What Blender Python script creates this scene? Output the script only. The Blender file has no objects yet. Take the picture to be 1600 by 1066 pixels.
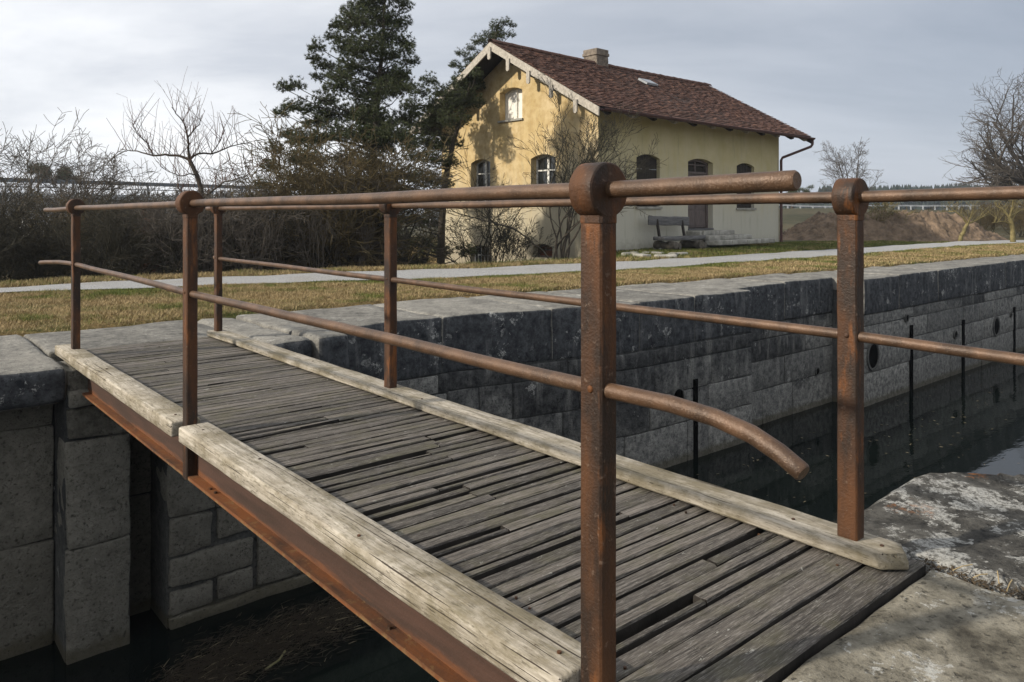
import bpy, math, random
import numpy as np
from mathutils import Vector, noise
from mathutils.geometry import tessellate_polygon

rnd = random.Random(7)
C = bpy.context.scene.collection
sc = bpy.context.scene
R = math.radians
# ------------------------------------------------------------------ camera
cam = bpy.data.cameras.new('camera'); co = bpy.data.objects.new('camera', cam); C.objects.link(co)
co.location = (0, 0, 1.0); co.rotation_euler = (R(90), 0, 0)
cam.sensor_fit = 'HORIZONTAL'; cam.sensor_width = 36; cam.lens = 36 * 1200 / 1600
cam.shift_y = -199 / 1600; cam.clip_start = 0.05; cam.clip_end = 3000
sc.camera = co
# ------------------------------------------------------------------ light
SUN_DIR = Vector((-0.93, -0.36, 0.0)).normalized()
SUN_EL = R(29)
sd = Vector((SUN_DIR.x * math.cos(SUN_EL), SUN_DIR.y * math.cos(SUN_EL), math.sin(SUN_EL)))
w = bpy.data.worlds.new('World'); sc.world = w; w.use_nodes = True
nt = w.node_tree; N = nt.nodes; L = nt.links; N.clear()
def wn(t, **k):
    n = N.new(t)
    for a, b in k.items(): setattr(n, a, b)
    return n
out = wn('ShaderNodeOutputWorld'); mixs = wn('ShaderNodeMixShader')
sky = wn('ShaderNodeTexSky', sky_type='NISHITA', sun_disc=False)
sky.sun_elevation = SUN_EL; sky.sun_rotation = math.atan2(sd.x, sd.y)
bg1 = wn('ShaderNodeBackground'); bg1.inputs[1].default_value = 0.09; L.new(sky.outputs[0], bg1.inputs[0])
tc = wn('ShaderNodeTexCoord'); sep = wn('ShaderNodeSeparateXYZ'); L.new(tc.outputs['Generated'], sep.inputs[0])
def math_(op, a, b=None, c=None, nodes=None, links=None):
    nn = (nodes or N).new('ShaderNodeMath'); nn.operation = op
    for i, x in enumerate((a, b, c)):
        if x is None: continue
        if isinstance(x, (int, float)): nn.inputs[i].default_value = x
        else: (links or L).new(x, nn.inputs[i])
    return nn.outputs[0]
zc = math_('MAXIMUM', sep.outputs[2], 0.0)
den = math_('ADD', zc, 0.24)
cx = math_('DIVIDE', sep.outputs[0], den); cy = math_('DIVIDE', sep.outputs[1], den)
comb = wn('ShaderNodeCombineXYZ'); L.new(cx, comb.inputs[0]); L.new(cy, comb.inputs[1])
mp = wn('ShaderNodeMapping'); L.new(comb.outputs[0], mp.inputs[0])
mp.inputs['Rotation'].default_value = (0, 0, R(-38)); mp.inputs['Scale'].default_value = (0.62, 1.15, 1)
n1 = wn('ShaderNodeTexNoise'); L.new(mp.outputs[0], n1.inputs[0])
n1.inputs['Scale'].default_value = 0.75; n1.inputs['Detail'].default_value = 8; n1.inputs['Roughness'].default_value = 0.56; n1.inputs['Distortion'].default_value = 0.35
r1 = wn('ShaderNodeMapRange'); L.new(n1.outputs[0], r1.inputs[0])
r1.inputs[1].default_value = 0.34; r1.inputs[2].default_value = 0.62; r1.inputs[3].default_value = 0.0; r1.inputs[4].default_value = 1.0
# the side of the sky towards the veiled sun is brighter, as thin overcast is
dv = wn('ShaderNodeVectorMath', operation='DOT_PRODUCT'); L.new(tc.outputs['Generated'], dv.inputs[0]); dv.inputs[1].default_value = sd
gl = wn('ShaderNodeMapRange', interpolation_type='SMOOTHSTEP'); L.new(dv.outputs['Value'], gl.inputs[0])
gl.inputs[1].default_value = -0.70; gl.inputs[2].default_value = 0.22; gl.inputs[3].default_value = 0.0; gl.inputs[4].default_value = 1.0
ma = wn('ShaderNodeMix', data_type='RGBA'); L.new(gl.outputs[0], ma.inputs[0])
ma.inputs[6].default_value = (0.30, 0.345, 0.42, 1); ma.inputs[7].default_value = (0.66, 0.69, 0.75, 1)
mb = wn('ShaderNodeMix', data_type='RGBA'); L.new(gl.outputs[0], mb.inputs[0])
mb.inputs[6].default_value = (0.50, 0.54, 0.615, 1); mb.inputs[7].default_value = (1.2, 1.2, 1.2, 1)
mc = wn('ShaderNodeMix', data_type='RGBA'); L.new(r1.outputs[0], mc.inputs[0]); L.new(ma.outputs[2], mc.inputs[6]); L.new(mb.outputs[2], mc.inputs[7])
bg2 = wn('ShaderNodeBackground'); L.new(mc.outputs[2], bg2.inputs[0]); bg2.inputs[1].default_value = 1.0
mixs.inputs[0].default_value = 0.9
L.new(bg1.outputs[0], mixs.inputs[1]); L.new(bg2.outputs[0], mixs.inputs[2]); L.new(mixs.outputs[0], out.inputs[0])
sl = bpy.data.lights.new('sun', 'SUN'); so = bpy.data.objects.new('sun', sl); C.objects.link(so)
sl.energy = 4.8; sl.angle = R(1.6); sl.color = (1.0, 0.90, 0.76)
so.rotation_euler = sd.to_track_quat('Z', 'Y').to_euler(); so.location = (-30, -10, 30)
sc.view_settings.view_transform = 'Standard'; sc.view_settings.look = 'None'; sc.view_settings.exposure = 0.16; sc.view_settings.gamma = 1
sc.render.engine = 'CYCLES'
sc.cycles.use_denoising = True
sc.cycles.max_bounces = 6; sc.cycles.diffuse_bounces = 3; sc.cycles.glossy_bounces = 3
sc.cycles.caustics_reflective = False; sc.cycles.caustics_refractive = False

# ------------------------------------------------------------------ frames
AL = math.atan2(0.6495, 0.7604)          # lock frame: local x = v (along the lock), local y = u (across it)
AH = math.atan2(0.6797, 0.7335)          # house frame
HC = Vector((2.048, 18.2, 0.0))
def W(v, u, z=0.0): return Vector((-.6495 * u + .7604 * v, .7604 * u + .6495 * v, z))
def uv(x, y): return (.7604 * x + .6495 * y, -.6495 * x + .7604 * y)      # -> v, u

# ------------------------------------------------------------------ materials
def mat(name, build, rough=0.8, metal=0.0, spec=0.3):
    m = bpy.data.materials.new(name); m.use_nodes = True
    t = m.node_tree; b = t.nodes['Principled BSDF']
    b.inputs['Roughness'].default_value = rough; b.inputs['Metallic'].default_value = metal
    b.inputs['Specular IOR Level'].default_value = spec
    k = Kit(t, b); build(k); return m
class Kit:
    def __init__(s, t, b): s.t = t; s.b = b; s.n = t.nodes; s.l = t.links; s._c = None
    def coord(s, rand=False):
        tc = s.n.new('ShaderNodeTexCoord')
        if not rand: return tc.outputs['Object']
        oi = s.n.new('ShaderNodeObjectInfo'); mu = s.n.new('ShaderNodeMath'); mu.operation = 'MULTIPLY'; mu.inputs[1].default_value = 97
        s.l.new(oi.outputs['Random'], mu.inputs[0])
        va = s.n.new('ShaderNodeVectorMath'); va.operation = 'ADD'; s.l.new(tc.outputs['Object'], va.inputs[0]); s.l.new(mu.outputs[0], va.inputs[1])
        return va.outputs[0]
    def map(s, c, scale=(1, 1, 1), rot=(0, 0, 0)):
        m = s.n.new('ShaderNodeMapping'); s.l.new(c, m.inputs[0]); m.inputs['Scale'].default_value = scale; m.inputs['Rotation'].default_value = rot; return m.outputs[0]
    def noise(s, c, scale, detail=5, rough=0.6, dist=0.0):
        n = s.n.new('ShaderNodeTexNoise'); s.l.new(c, n.inputs[0]); n.inputs['Scale'].default_value = scale
        n.inputs['Detail'].default_value = detail; n.inputs['Roughness'].default_value = rough; n.inputs['Distortion'].default_value = dist; return n.outputs[0]
    def vor(s, c, scale, feature='F1', out=0):
        n = s.n.new('ShaderNodeTexVoronoi'); s.l.new(c, n.inputs[0]); n.inputs['Scale'].default_value = scale; n.feature = feature; return n.outputs[out]
    def rng(s, x, a, b, c=0.0, d=1.0, smooth=False):
        n = s.n.new('ShaderNodeMapRange'); s.l.new(x, n.inputs[0])
        if smooth: n.interpolation_type = 'SMOOTHSTEP'
        for i, q in enumerate((a, b, c, d)): n.inputs[i + 1].default_value = q
        return n.outputs[0]
    def mix(s, f, a, b, mode='MIX'):
        n = s.n.new('ShaderNodeMix'); n.data_type = 'RGBA'; n.blend_type = mode
        for i, x in ((0, f), (6, a), (7, b)):
            if isinstance(x, (int, float)): n.inputs[i].default_value = x
            elif isinstance(x, tuple): n.inputs[i].default_value = (*x, 1)
            else: s.l.new(x, n.inputs[i])
        return n.outputs[2]
    def m(s, op, a, b=None): return math_(op, a, b, None, s.n, s.l)
    def blotch(s, c, scale, dens=.5, rad=.45, wob=.6):
        # irregular round crusts: every cell has its own size, many have none, the rims are broken up
        nz_ = s.n.new('ShaderNodeTexNoise'); s.l.new(c, nz_.inputs[0]); nz_.inputs['Scale'].default_value = scale * 1.6; nz_.inputs['Detail'].default_value = 4
        sc_ = s.n.new('ShaderNodeVectorMath'); sc_.operation = 'SCALE'; s.l.new(nz_.outputs[1], sc_.inputs[0]); sc_.inputs['Scale'].default_value = wob / scale
        ad = s.n.new('ShaderNodeVectorMath'); ad.operation = 'ADD'; s.l.new(c, ad.inputs[0]); s.l.new(sc_.outputs[0], ad.inputs[1])
        vo = s.n.new('ShaderNodeTexVoronoi'); s.l.new(ad.outputs[0], vo.inputs[0]); vo.inputs['Scale'].default_value = scale
        rr = s.rng(s.z(vo.outputs[1], 0), 1 - dens, 1.0, 0.0, rad)
        e = s.m('SUBTRACT', rr, vo.outputs[0])
        return s.rng(e, 0.0, .05)
    def z(s, c, i=2):
        n = s.n.new('ShaderNodeSeparateXYZ'); s.l.new(c, n.inputs[0]); return n.outputs[i]
    def rand(s): return s.n.new('ShaderNodeObjectInfo').outputs['Random']
    def island(s): return s.n.new('ShaderNodeNewGeometry').outputs['Random Per Island']
    def col(s, x):
        if isinstance(x, tuple): s.b.inputs['Base Color'].default_value = (*x, 1)
        else: s.l.new(x, s.b.inputs['Base Color'])
    def rough(s, x): s.l.new(x, s.b.inputs['Roughness'])
    def bump(s, h, dist=0.01, strength=1.0):
        n = s.n.new('ShaderNodeBump'); s.l.new(h, n.inputs['Height']); n.inputs['Distance'].default_value = dist; n.inputs['Strength'].default_value = strength
        s.l.new(n.outputs[0], s.b.inputs['Normal'])

def _rust(k):
    c = k.coord(True)
    a = k.noise(k.map(c, (1, 1, .35)), 9, 6, .65); b = k.noise(c, 60, 4, .6)
    col = k.mix(k.rng(a, .40, .62), (.022, .012, .007), (.078, .031, .010))
    col = k.mix(k.rng(k.noise(k.map(c, (1, 1, .25), (0, 0, .4)), 14, 4, .7), .56, .70), col, (.15, .053, .012))
    col = k.mix(k.rng(b, .62, .75, 0, .5), col, (.22, .16, .12))
    k.col(col); k.rough(k.rng(a, .3, .7, .50, .78)); k.bump(k.m('ADD', b, k.noise(c, 170, 3, .5)), .0018, .8)
M_rust = mat('rusted_iron', _rust, .6, .15, .4)
def _rail(k):
    c = k.coord(True)
    a = k.noise(c, 13, 6, .6); b = k.noise(c, 300, 3, .6)
    col = k.mix(k.rng(a, .35, .65), (.048, .027, .015), (.112, .062, .034))
    col = k.mix(k.rng(b, .58, .72, 0, .40), col, (.34, .25, .17))  # pale specks: tiny highlights painted into the rail colour
    k.col(col); k.rough(k.rng(b, .3, .7, .36, .60)); k.bump(k.m('ADD', b, k.noise(c, 70, 2)), .0016, .7)
M_rail = mat('worn_rail_iron', _rail, .5, .25, .5)
def _beam(k):
    c = k.coord(False)
    a = k.noise(k.map(c, (3, .6, 6)), 4, 6, .65); zz = k.z(c)
    low = k.rng(zz, -.20, -.13, 1, 0)
    wgt = k.m('ADD', k.m('MULTIPLY', low, .6), k.m('SUBTRACT', a, .45))
    col = k.mix(k.rng(a, .35, .65), (.040, .024, .017), (.070, .038, .027))
    col = k.mix(k.rng(wgt, .36, .62), col, (.15, .055, .018))
    col = k.mix(k.rng(k.m('MULTIPLY', low, k.noise(c, 22, 5, .7)), .46, .60), col, (.17, .105, .045))
    k.col(col); k.bump(k.noise(c, 80, 4), .002, .8)
M_beam = mat('rusted_steel_beam', _beam, .7, .1, .3)
def _timber(k):
    c = k.coord(True)
    g = k.noise(k.map(c, (38, 2.2, 38)), 1.6, 8, .65, .6); a = k.noise(c, 3.2, 6, .7); f = k.noise(k.map(c, (9, 1.6, 9)), 14, 5, .7)
    col = k.mix(k.rng(g, .30, .68), (.20, .175, .135), (.47, .43, .36))
    tp = k.rng(k.z(c), -.2, -.199, 1, 1); col = k.mix(k.rng(a, .45, .60, 0, .85), col, (.165, .14, .09)); col = k.mix(k.rng(k.noise(k.map(c, (5, 1.2, 5)), 6, 6, .75), .52, .66, 0, .6), col, (.12, .105, .06))
    col = k.mix(k.rng(f, .54, .66, 0, .75), col, (.085, .073, .050))
    sp = k.rng(k.vor(c, 26), .06, .10, 1, 0)
    col = k.mix(k.m('MULTIPLY', sp, k.rng(a, .48, .6)), col, (.06, .03, .02))
    crack = k.m('MAXIMUM', k.rng(k.noise(k.map(c, (70, .9, 70)), 1.0, 2, .5, 1.0), .665, .68), k.rng(k.noise(k.map(c, (160, 5, 160)), 1.0, 3, .6, .6), .66, .70, 0, .7))
    col = k.mix(crack, col, (.05, .04, .03))
    k.col(col); k.bump(k.m('SUBTRACT', k.m('ADD', g, k.m('MULTIPLY', f, .4)), k.m('MULTIPLY', crack, .8)), .006, .8)
M_timber = mat('weathered_oak', _timber, .85, 0, .2)
def _plank(k):
    c = k.coord(True)
    g = k.noise(k.map(c, (3, 75, 40)), 1.8, 8, .7, .15); a = k.noise(c, 5, 5, .7); f = k.noise(k.map(c, (8, 120, 40)), 3, 7, .75)
    base = k.mix(k.rand(), (.065, .058, .050), (.19, .168, .145))
    col = k.mix(k.rng(g, .36, .60), (.022, .019, .016), base)
    col = k.mix(k.rng(f, .50, .66, 0, .7), col, (.31, .29, .26))
    col = k.mix(k.rng(a, .48, .68, 0, .5), col, (.10, .095, .055))
    l = k.noise(k.map(c, (10, 20, 10)), 2.2, 5, .7)
    col = k.mix(k.rng(l, .66, .70, 0, .8), col, (.38, .38, .34))
    k.col(col); k.rough(k.rng(a, .3, .7, .6, .9)); k.bump(k.m('ADD', g, f), .004, 1.0)
M_plank = mat('weathered_plank', _plank, .8, 0, .25)
def stone_mat(name, dark, mid, light, lich=.5, orange=0.0, lo=-.9, hi=-.2, depth=True, bd=.012):
    def f(k):
        c = k.coord(False)
        a = k.noise(c, 2.3, 7, .68); b = k.noise(c, 13, 6, .7); q = k.noise(k.map(c, (2.2, 2.2, .35)), 3, 5, .65)
        r = k.rand()
        top = k.mix(k.rng(b, .35, .65), dark, mid)
        low = k.mix(k.rng(b, .35, .65), mid, light)
        if depth:       # algae crust is thickest on the upper courses, the stone is barer near the water
            h = k.m('ADD', k.z(c), k.m('MULTIPLY', k.m('SUBTRACT', a, .5), 1.6))
            h = k.m('ADD', h, k.m('MULTIPLY', k.m('SUBTRACT', r, .5), 1.1)); h = k.m('SUBTRACT', h, k.rng(k.z(c, 0), 10.5, 13, 0, .55)); r3 = k.m('FRACT', k.m('MULTIPLY', r, 17.3)); low = k.mix(k.rng(r3, 0, 1, 0, .55), low, mid)
            col = k.mix(k.rng(h, lo, hi, 0, 1, True), low, top)
        else:
            col = k.mix(k.rng(k.m('ADD', a, k.m('MULTIPLY', k.m('SUBTRACT', r, .5), .15)), .40, .62), top, low)
        col = k.mix(k.rng(q, .52, .68, 0, .45), col, light)
        l1 = k.m('MULTIPLY', k.blotch(c, 8.0, .35 + .25 * lich, .42, 1.3), k.rng(k.noise(c, 1.9, 4, .6), .60 - .12 * lich, .68 - .10 * lich))
        l2 = k.rng(k.m('ADD', k.noise(c, 17, 9, .78), k.m('MULTIPLY', k.m('SUBTRACT', k.noise(c, 2.3, 5, .65), .5), .9)), .69 - .055 * lich, .72 - .055 * lich)
        lm = k.m('MULTIPLY', k.m('MAXIMUM', l1, l2), k.rng(k.noise(c, 70, 5, .75), .40, .54, .15, 1))
        col = k.mix(k.m('MULTIPLY', lm, .8), col, (.44, .44, .415))
        if orange:
            col = k.mix(k.m('MULTIPLY', k.rng(k.noise(c, 22, 6, .75), .50, .60), k.rng(k.m('ADD', k.noise(c, 3.0, 4, .6), k.m('ADD', k.rng(k.z(c, 1), .95, 1.2, -.10, .05), k.rng(k.z(c, 0), 3.1, 3.4, -.12, .06))), .66 - orange, .73 - orange)), col, (.30, .12, .035))
        col = k.mix(k.rng(k.noise(c, 45, 5, .75), .52, .66, 0, .7), col, dark)
        if depth: col = k.mix(k.rng(k.m('ADD', k.z(c), k.m('MULTIPLY', b, .10)), -1.86, -1.80, .65, 0), col, (.085, .075, .045))
        pit = k.rng(k.noise(c, 38, 3, .55), .62, .70, 0, .5); col2 = k.mix(k.rng(pit, 0, .5, 0, .7), col, dark); k.col(col2)
        k.bump(k.m('SUBTRACT', k.m('ADD', k.m('MULTIPLY', a, 1.5), k.m('ADD', b, k.m('MULTIPLY', k.noise(c, 75, 5, .75), .7))), pit), bd, 1.0)
    return mat(name, f, .88, 0, .2)
M_wall = stone_mat('algae_blackened_limestone', (.021, .022, .024), (.092, .094, .093), (.38, .375, .345), .1, 0, -1.40, -.70, bd=.02)
M_mortar = stone_mat('lime_mortar', (.024, .026, .028), (.060, .062, .060), (.16, .158, .145), .1, 0, -.9, -.3)
M_left = stone_mat('pitted_ashlar', (.052, .049, .040), (.155, .147, .122), (.26, .248, .21), -.6, 0, -.3, .1, bd=.022)  # weathered, pitted grey stone
M_cop = stone_mat('coping_limestone', (.075, .073, .068), (.19, .185, .168), (.28, .27, .24), .5, 0, depth=False)
M_lich = stone_mat('lichen_spotted_stone', (.012, .012, .011), (.042, .040, .036), (.14, .135, .12), 2.5, .10, depth=False, bd=.016)
M_slab = stone_mat('grey_stone_slab', (.040, .036, .028), (.150, .137, .106), (.29, .268, .215), 1.2, 0, depth=False, bd=.010)

def _plaster(k):
    c = k.coord(False); zz = k.z(c)
    a = k.noise(c, 1.1, 7, .62); b = k.noise(c, 5, 6, .65); s = k.noise(k.map(c, (3, 3, .4)), 2.4, 6, .6)
    col = k.mix(k.rng(a, .35, .65), (.47, .36, .18), (.56, .45, .27))
    col = k.mix(k.rng(b, .42, .62, 0, .75), col, (.37, .265, .12))
    h = k.m('ADD', zz, k.m('MULTIPLY', k.m('SUBTRACT', s, .5), 2.2))
    h = k.m('SUBTRACT', h, k.rng(k.z(c, 1), 0, 2.6, 1.1, 0, True))
    col = k.mix(k.rng(h, .6, 2.4, .85, .0, True), col, (.36, .335, .26))     # lime bloom and splash low down, plus painted pine shadow by the corner
    col = k.mix(k.rng(k.noise(k.map(c, (2, 2, .25)), 4.2, 6, .7), .56, .70, 0, .5), col, (.27, .24, .155))
    col = k.mix(k.rng(k.m('ADD', zz, k.m('MULTIPLY', b, .8)), .35, .75, .5, 0), col, (.20, .18, .14))
    k.col(col); k.bump(k.m('ADD', k.m('MULTIPLY', a, 2), k.noise(c, 30, 5, .7)), .010, .7)
M_plaster = mat('ochre_plaster', _plaster, .92, 0, .15)
def _plaster2(k):
    c = k.coord(False); zz = k.z(c)
    a = k.noise(c, 1.0, 7, .62); b = k.noise(c, 6, 6, .65); s = k.noise(k.map(c, (3, 3, .3)), 2.0, 6, .6)
    col = k.mix(k.rng(a, .35, .65), (.43, .37, .19), (.52, .46, .28))
    h = k.m('ADD', zz, k.m('MULTIPLY', k.m('SUBTRACT', s, .5), 1.8))
    col = k.mix(k.rng(h, .6, 2.9, 1, .0, True), col, (.45, .435, .365))
    col = k.mix(k.rng(k.noise(k.map(c, (2, 2, .2)), 4.2, 6, .7), .55, .70, 0, .5), col, (.25, .245, .17))
    col = k.mix(k.rng(k.m('ADD', zz, k.m('MULTIPLY', b, .8)), .40, .75, .55, 0), col, (.17, .16, .13))
    k.col(col); k.bump(k.m('ADD', k.m('MULTIPLY', a, 2), k.noise(c, 30, 5, .7)), .010, .7)
M_plaster2 = mat('weather_bleached_plaster', _plaster2, .92, 0, .15)
def _tile(k):
    r = k.island(); c = k.coord(False)
    col = k.mix(r, (.092, .048, .036), (.138, .074, .055))
    col = k.mix(k.rng(k.noise(c, 1.6, 5, .6), .45, .65, 0, .45), col, (.065, .046, .038))
    col = k.mix(k.rng(r, .93, .95, 0, .6), col, (.20, .11, .075))
    k.col(col); k.bump(k.noise(c, 40, 4), .006, .6)
M_tile = mat('clay_roof_tile', _tile, .85, 0, .2)
def simple(name, c1, c2, scale=8, rough=.8, metal=0, spec=.25, bump=.003, stretch=(1, 1, 1), rand=False, bs=None):
    def f(k):
        c = k.map(k.coord(rand), stretch); a = k.noise(c, scale, 6, .65)
        k.col(k.mix(k.rng(a, .32, .68), c1, c2)); k.bump(k.noise(c, bs or scale * 5, 4), bump, .7)
    return mat(name, f, rough, metal, spec)
M_board = simple('bleached_board', (.24, .22, .185), (.46, .425, .37), 5, .85, stretch=(1, 3, 3))
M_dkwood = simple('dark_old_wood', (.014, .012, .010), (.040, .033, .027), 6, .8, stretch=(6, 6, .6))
M_door = simple('weathered_door_wood', (.070, .058, .055), (.16, .13, .12), 6, .75, stretch=(7, 7, .7))
M_grwood = simple('grey_bench_wood', (.065, .065, .068), (.17, .168, .165), 5, .85, stretch=(.8, 8, 8), bump=.01)
M_log = simple('bark_log', (.045, .038, .030), (.15, .135, .11), 8, .9, bump=.02)
M_gutter = simple('oxide_red_gutter', (.045, .020, .018), (.085, .035, .030), 8, .5, 0, .4)
M_white = simple('chipped_white_paint', (.50, .50, .47), (.76, .75, .70), 12, .6)
M_grey = simple('grey_paint', (.20, .21, .22), (.32, .33, .34), 12, .6)
M_curtain = simple('white_blind', (.62, .60, .55), (.78, .76, .70), 3, .9, stretch=(6, 6, .3))
M_glass = mat('window_glass', lambda k: k.col((.016, .019, .022)), .04, 0, .6)
M_skyglass = mat('skylight_glass', lambda k: k.col((.10, .11, .12)), .12, 0, .8)
M_brick = simple('chimney_brick', (.10, .085, .07), (.24, .205, .165), 9, .9, bump=.01)
M_step = simple('step_stone', (.17, .165, .145), (.38, .37, .33), 5, .9, bump=.01)
M_panelred = simple('red_brown_board', (.10, .035, .022), (.17, .07, .04), 6, .8)
M_bark = simple('tree_bark', (.030, .025, .020), (.085, .072, .055), 14, .9, bump=.02, stretch=(3, 3, 1))
M_twig = simple('dark_twigs', (.018, .017, .012), (.050, .046, .032), 3, .9)
M_twiggrey = simple('grey_twigs', (.050, .044, .037), (.115, .10, .083), 3, .9)
M_twigred = simple('reddish_twigs', (.055, .026, .020), (.11, .060, .042), 3, .9)
M_twigoch = simple('ochre_stems', (.045, .036, .017), (.105, .080, .036), 3, .9)
M_twigyel = simple('lichen_yellow_bark', (.10, .085, .035), (.23, .19, .085), 8, .9)
M_moss = simple('rust_cap_brick', (.05, .030, .022), (.12, .060, .040), 9, .9)
def _needle(k):
    r = k.island(); c = k.coord(False)
    col = k.mix(r, (.020, .030, .011), (.068, .084, .028))
    col = k.mix(k.rng(k.noise(c, 1.3, 3), .42, .62, 0, .5), col, (.050, .058, .020))
    k.col(col)
M_needle = mat('pine_needles', _needle, .6, 0, .3)
M_forest = mat('distant_conifer', lambda k: k.col(k.mix(k.island(), (.016, .026, .022), (.040, .052, .040))), .9, 0, .1)
M_forestb = mat('distant_bare_wood', lambda k: k.col(k.mix(k.island(), (.045, .040, .036), (.085, .074, .062))), .9, 0, .1)
def _ground(k):
    c = k.coord(False)
    a = k.noise(c, .8, 6, .65); b = k.noise(c, 12, 5, .7); d = k.noise(c, .035, 4, .6)
    col = k.mix(k.rng(b, .35, .65), (.085, .060, .026), (.22, .155, .070))
    col = k.mix(k.rng(a, .50, .62), col, (.055, .070, .020))
    col = k.mix(k.rng(d, .46, .56, 0, .7), col, (.060, .058, .034))
    far = k.rng(k.z(c, 1), 24, 34)
    col = k.mix(far, col, k.mix(k.rng(k.noise(c, .25, 6, .7), .4, .6), (.040, .042, .026), (.075, .066, .042)))
    k.col(col); k.bump(b, .02, 1)
M_ground = mat('winter_turf_soil', _ground, .95, 0, .1)
def _grass(k):
    r = k.island(); c = k.coord(False)
    p = k.noise(c, .9, 4, .62); q = k.noise(c, 4.5, 3, .6)
    straw = k.mix(r, (.14, .100, .048), (.42, .325, .17))
    green = k.mix(r, (.045, .070, .014), (.15, .165, .040))
    f = k.m('ADD', k.m('ADD', k.m('MULTIPLY', p, 1.15), k.m('MULTIPLY', q, .45)), k.m('MULTIPLY', r, .10))
    at = k.n.new('ShaderNodeAttribute'); at.attribute_name = 'green'
    f = k.m('ADD', f, k.m('MULTIPLY', at.outputs['Fac'], .30))
    k.col(k.mix(k.rng(f, .80, .98), straw, green))
M_grass = mat('winter_grass_blades', _grass, .8, 0, .15)
def _path(k):
    c = k.coord(False); b = k.noise(c, 55, 4, .7); a = k.noise(c, 1.2, 5, .6)
    col = k.mix(k.rng(b, .36, .64), (.17, .175, .18), (.46, .46, .455))
    col = k.mix(k.rng(a, .5, .68, 0, .4), col, (.25, .235, .20))
    k.col(col); k.bump(b, .02, 1)
M_path = mat('crushed_stone', _path, .95, 0, .15)
def _water(k):
    c = k.coord(False); k.col((.0035, .0055, .005))
    a = k.noise(k.map(c, (1, 2.2, 1), (0, 0, .5)), 2.2, 3, .5, .4); b = k.noise(k.map(c, (1.6, 3.4, 1), (0, 0, .9)), 9, 2, .5)
    amp = k.rng(k.z(c, 0), 4.5, 12, .10, 1, True)
    k.bump(k.m('MULTIPLY', k.m('ADD', a, k.m('MULTIPLY', b, .18)), amp), .0045, .5)
M_water = mat('dark_canal_water', _water, .02, 0, .4)
M_water.node_tree.nodes['Principled BSDF'].inputs['IOR'].default_value = 1.33
M_straw = mat('floating_reed', lambda k: k.col(k.mix(k.rng(k.island(), .93, 1.0), (.050, .041, .029), (.28, .23, .15))), .8, 0, .2)
M_soil = simple('dug_earth', (.055, .040, .027), (.20, .145, .10), 2.6, .95, bump=.10, bs=7)
M_concrete = simple('pale_concrete', (.30, .31, .32), (.45, .46, .46), 2, .85)
M_steelgrey = simple('grey_steel_barrier', (.085, .10, .115), (.14, .155, .17), 3, .6)
M_galv = simple('galvanised_rail', (.24, .26, .28), (.38, .40, .42), 3, .5)

# ------------------------------------------------------------------ mesh helpers
def obj(name, verts, faces, m, parent=None, smooth=False, edges=()):
    me = bpy.data.meshes.new(name); me.from_pydata(verts, [], faces)
    if m: me.materials.append(m)
    if smooth: me.polygons.foreach_set('use_smooth', [True] * len(me.polygons))
    me.update()
    o = bpy.data.objects.new(name, me); C.objects.link(o)
    if parent: o.parent = parent
    return o
def objnp(name, V, F, m, parent=None, attr=None, smooth=False):
    me = bpy.data.meshes.new(name); V = np.asarray(V, np.float32); F = np.asarray(F, np.int32)
    k = F.shape[1]
    me.vertices.add(len(V)); me.vertices.foreach_set('co', V.ravel())
    me.loops.add(F.size); me.loops.foreach_set('vertex_index', F.ravel())
    me.polygons.add(len(F)); me.polygons.foreach_set('loop_start', np.arange(0, F.size, k, dtype=np.int32))
    try: me.polygons.foreach_set('loop_total', np.full(len(F), k, dtype=np.int32))
    except Exception: pass
    if smooth: me.polygons.foreach_set('use_smooth', np.ones(len(F), bool))
    me.update(calc_edges=True)
    if attr is not None:
        a = me.attributes.new('green', 'FLOAT', 'POINT'); a.data.foreach_set('value', np.asarray(attr, np.float32))
    me.materials.append(m)
    o = bpy.data.objects.new(name, me); C.objects.link(o)
    if parent: o.parent = parent
    return o
def tag(o, label=None, cat=None, group=None, kind=None):
    if label: o['label'] = label
    if cat: o['category'] = cat
    if group: o['group'] = group
    if kind: o['kind'] = kind
    return o
def thing(name, label, cat, loc=(0, 0, 0), rz=0, group=None):
    o = bpy.data.objects.new(name, None); C.objects.link(o); o.location = loc; o.rotation_euler = (0, 0, rz)
    o.empty_display_size = .2
    return tag(o, label, cat, group)
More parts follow.
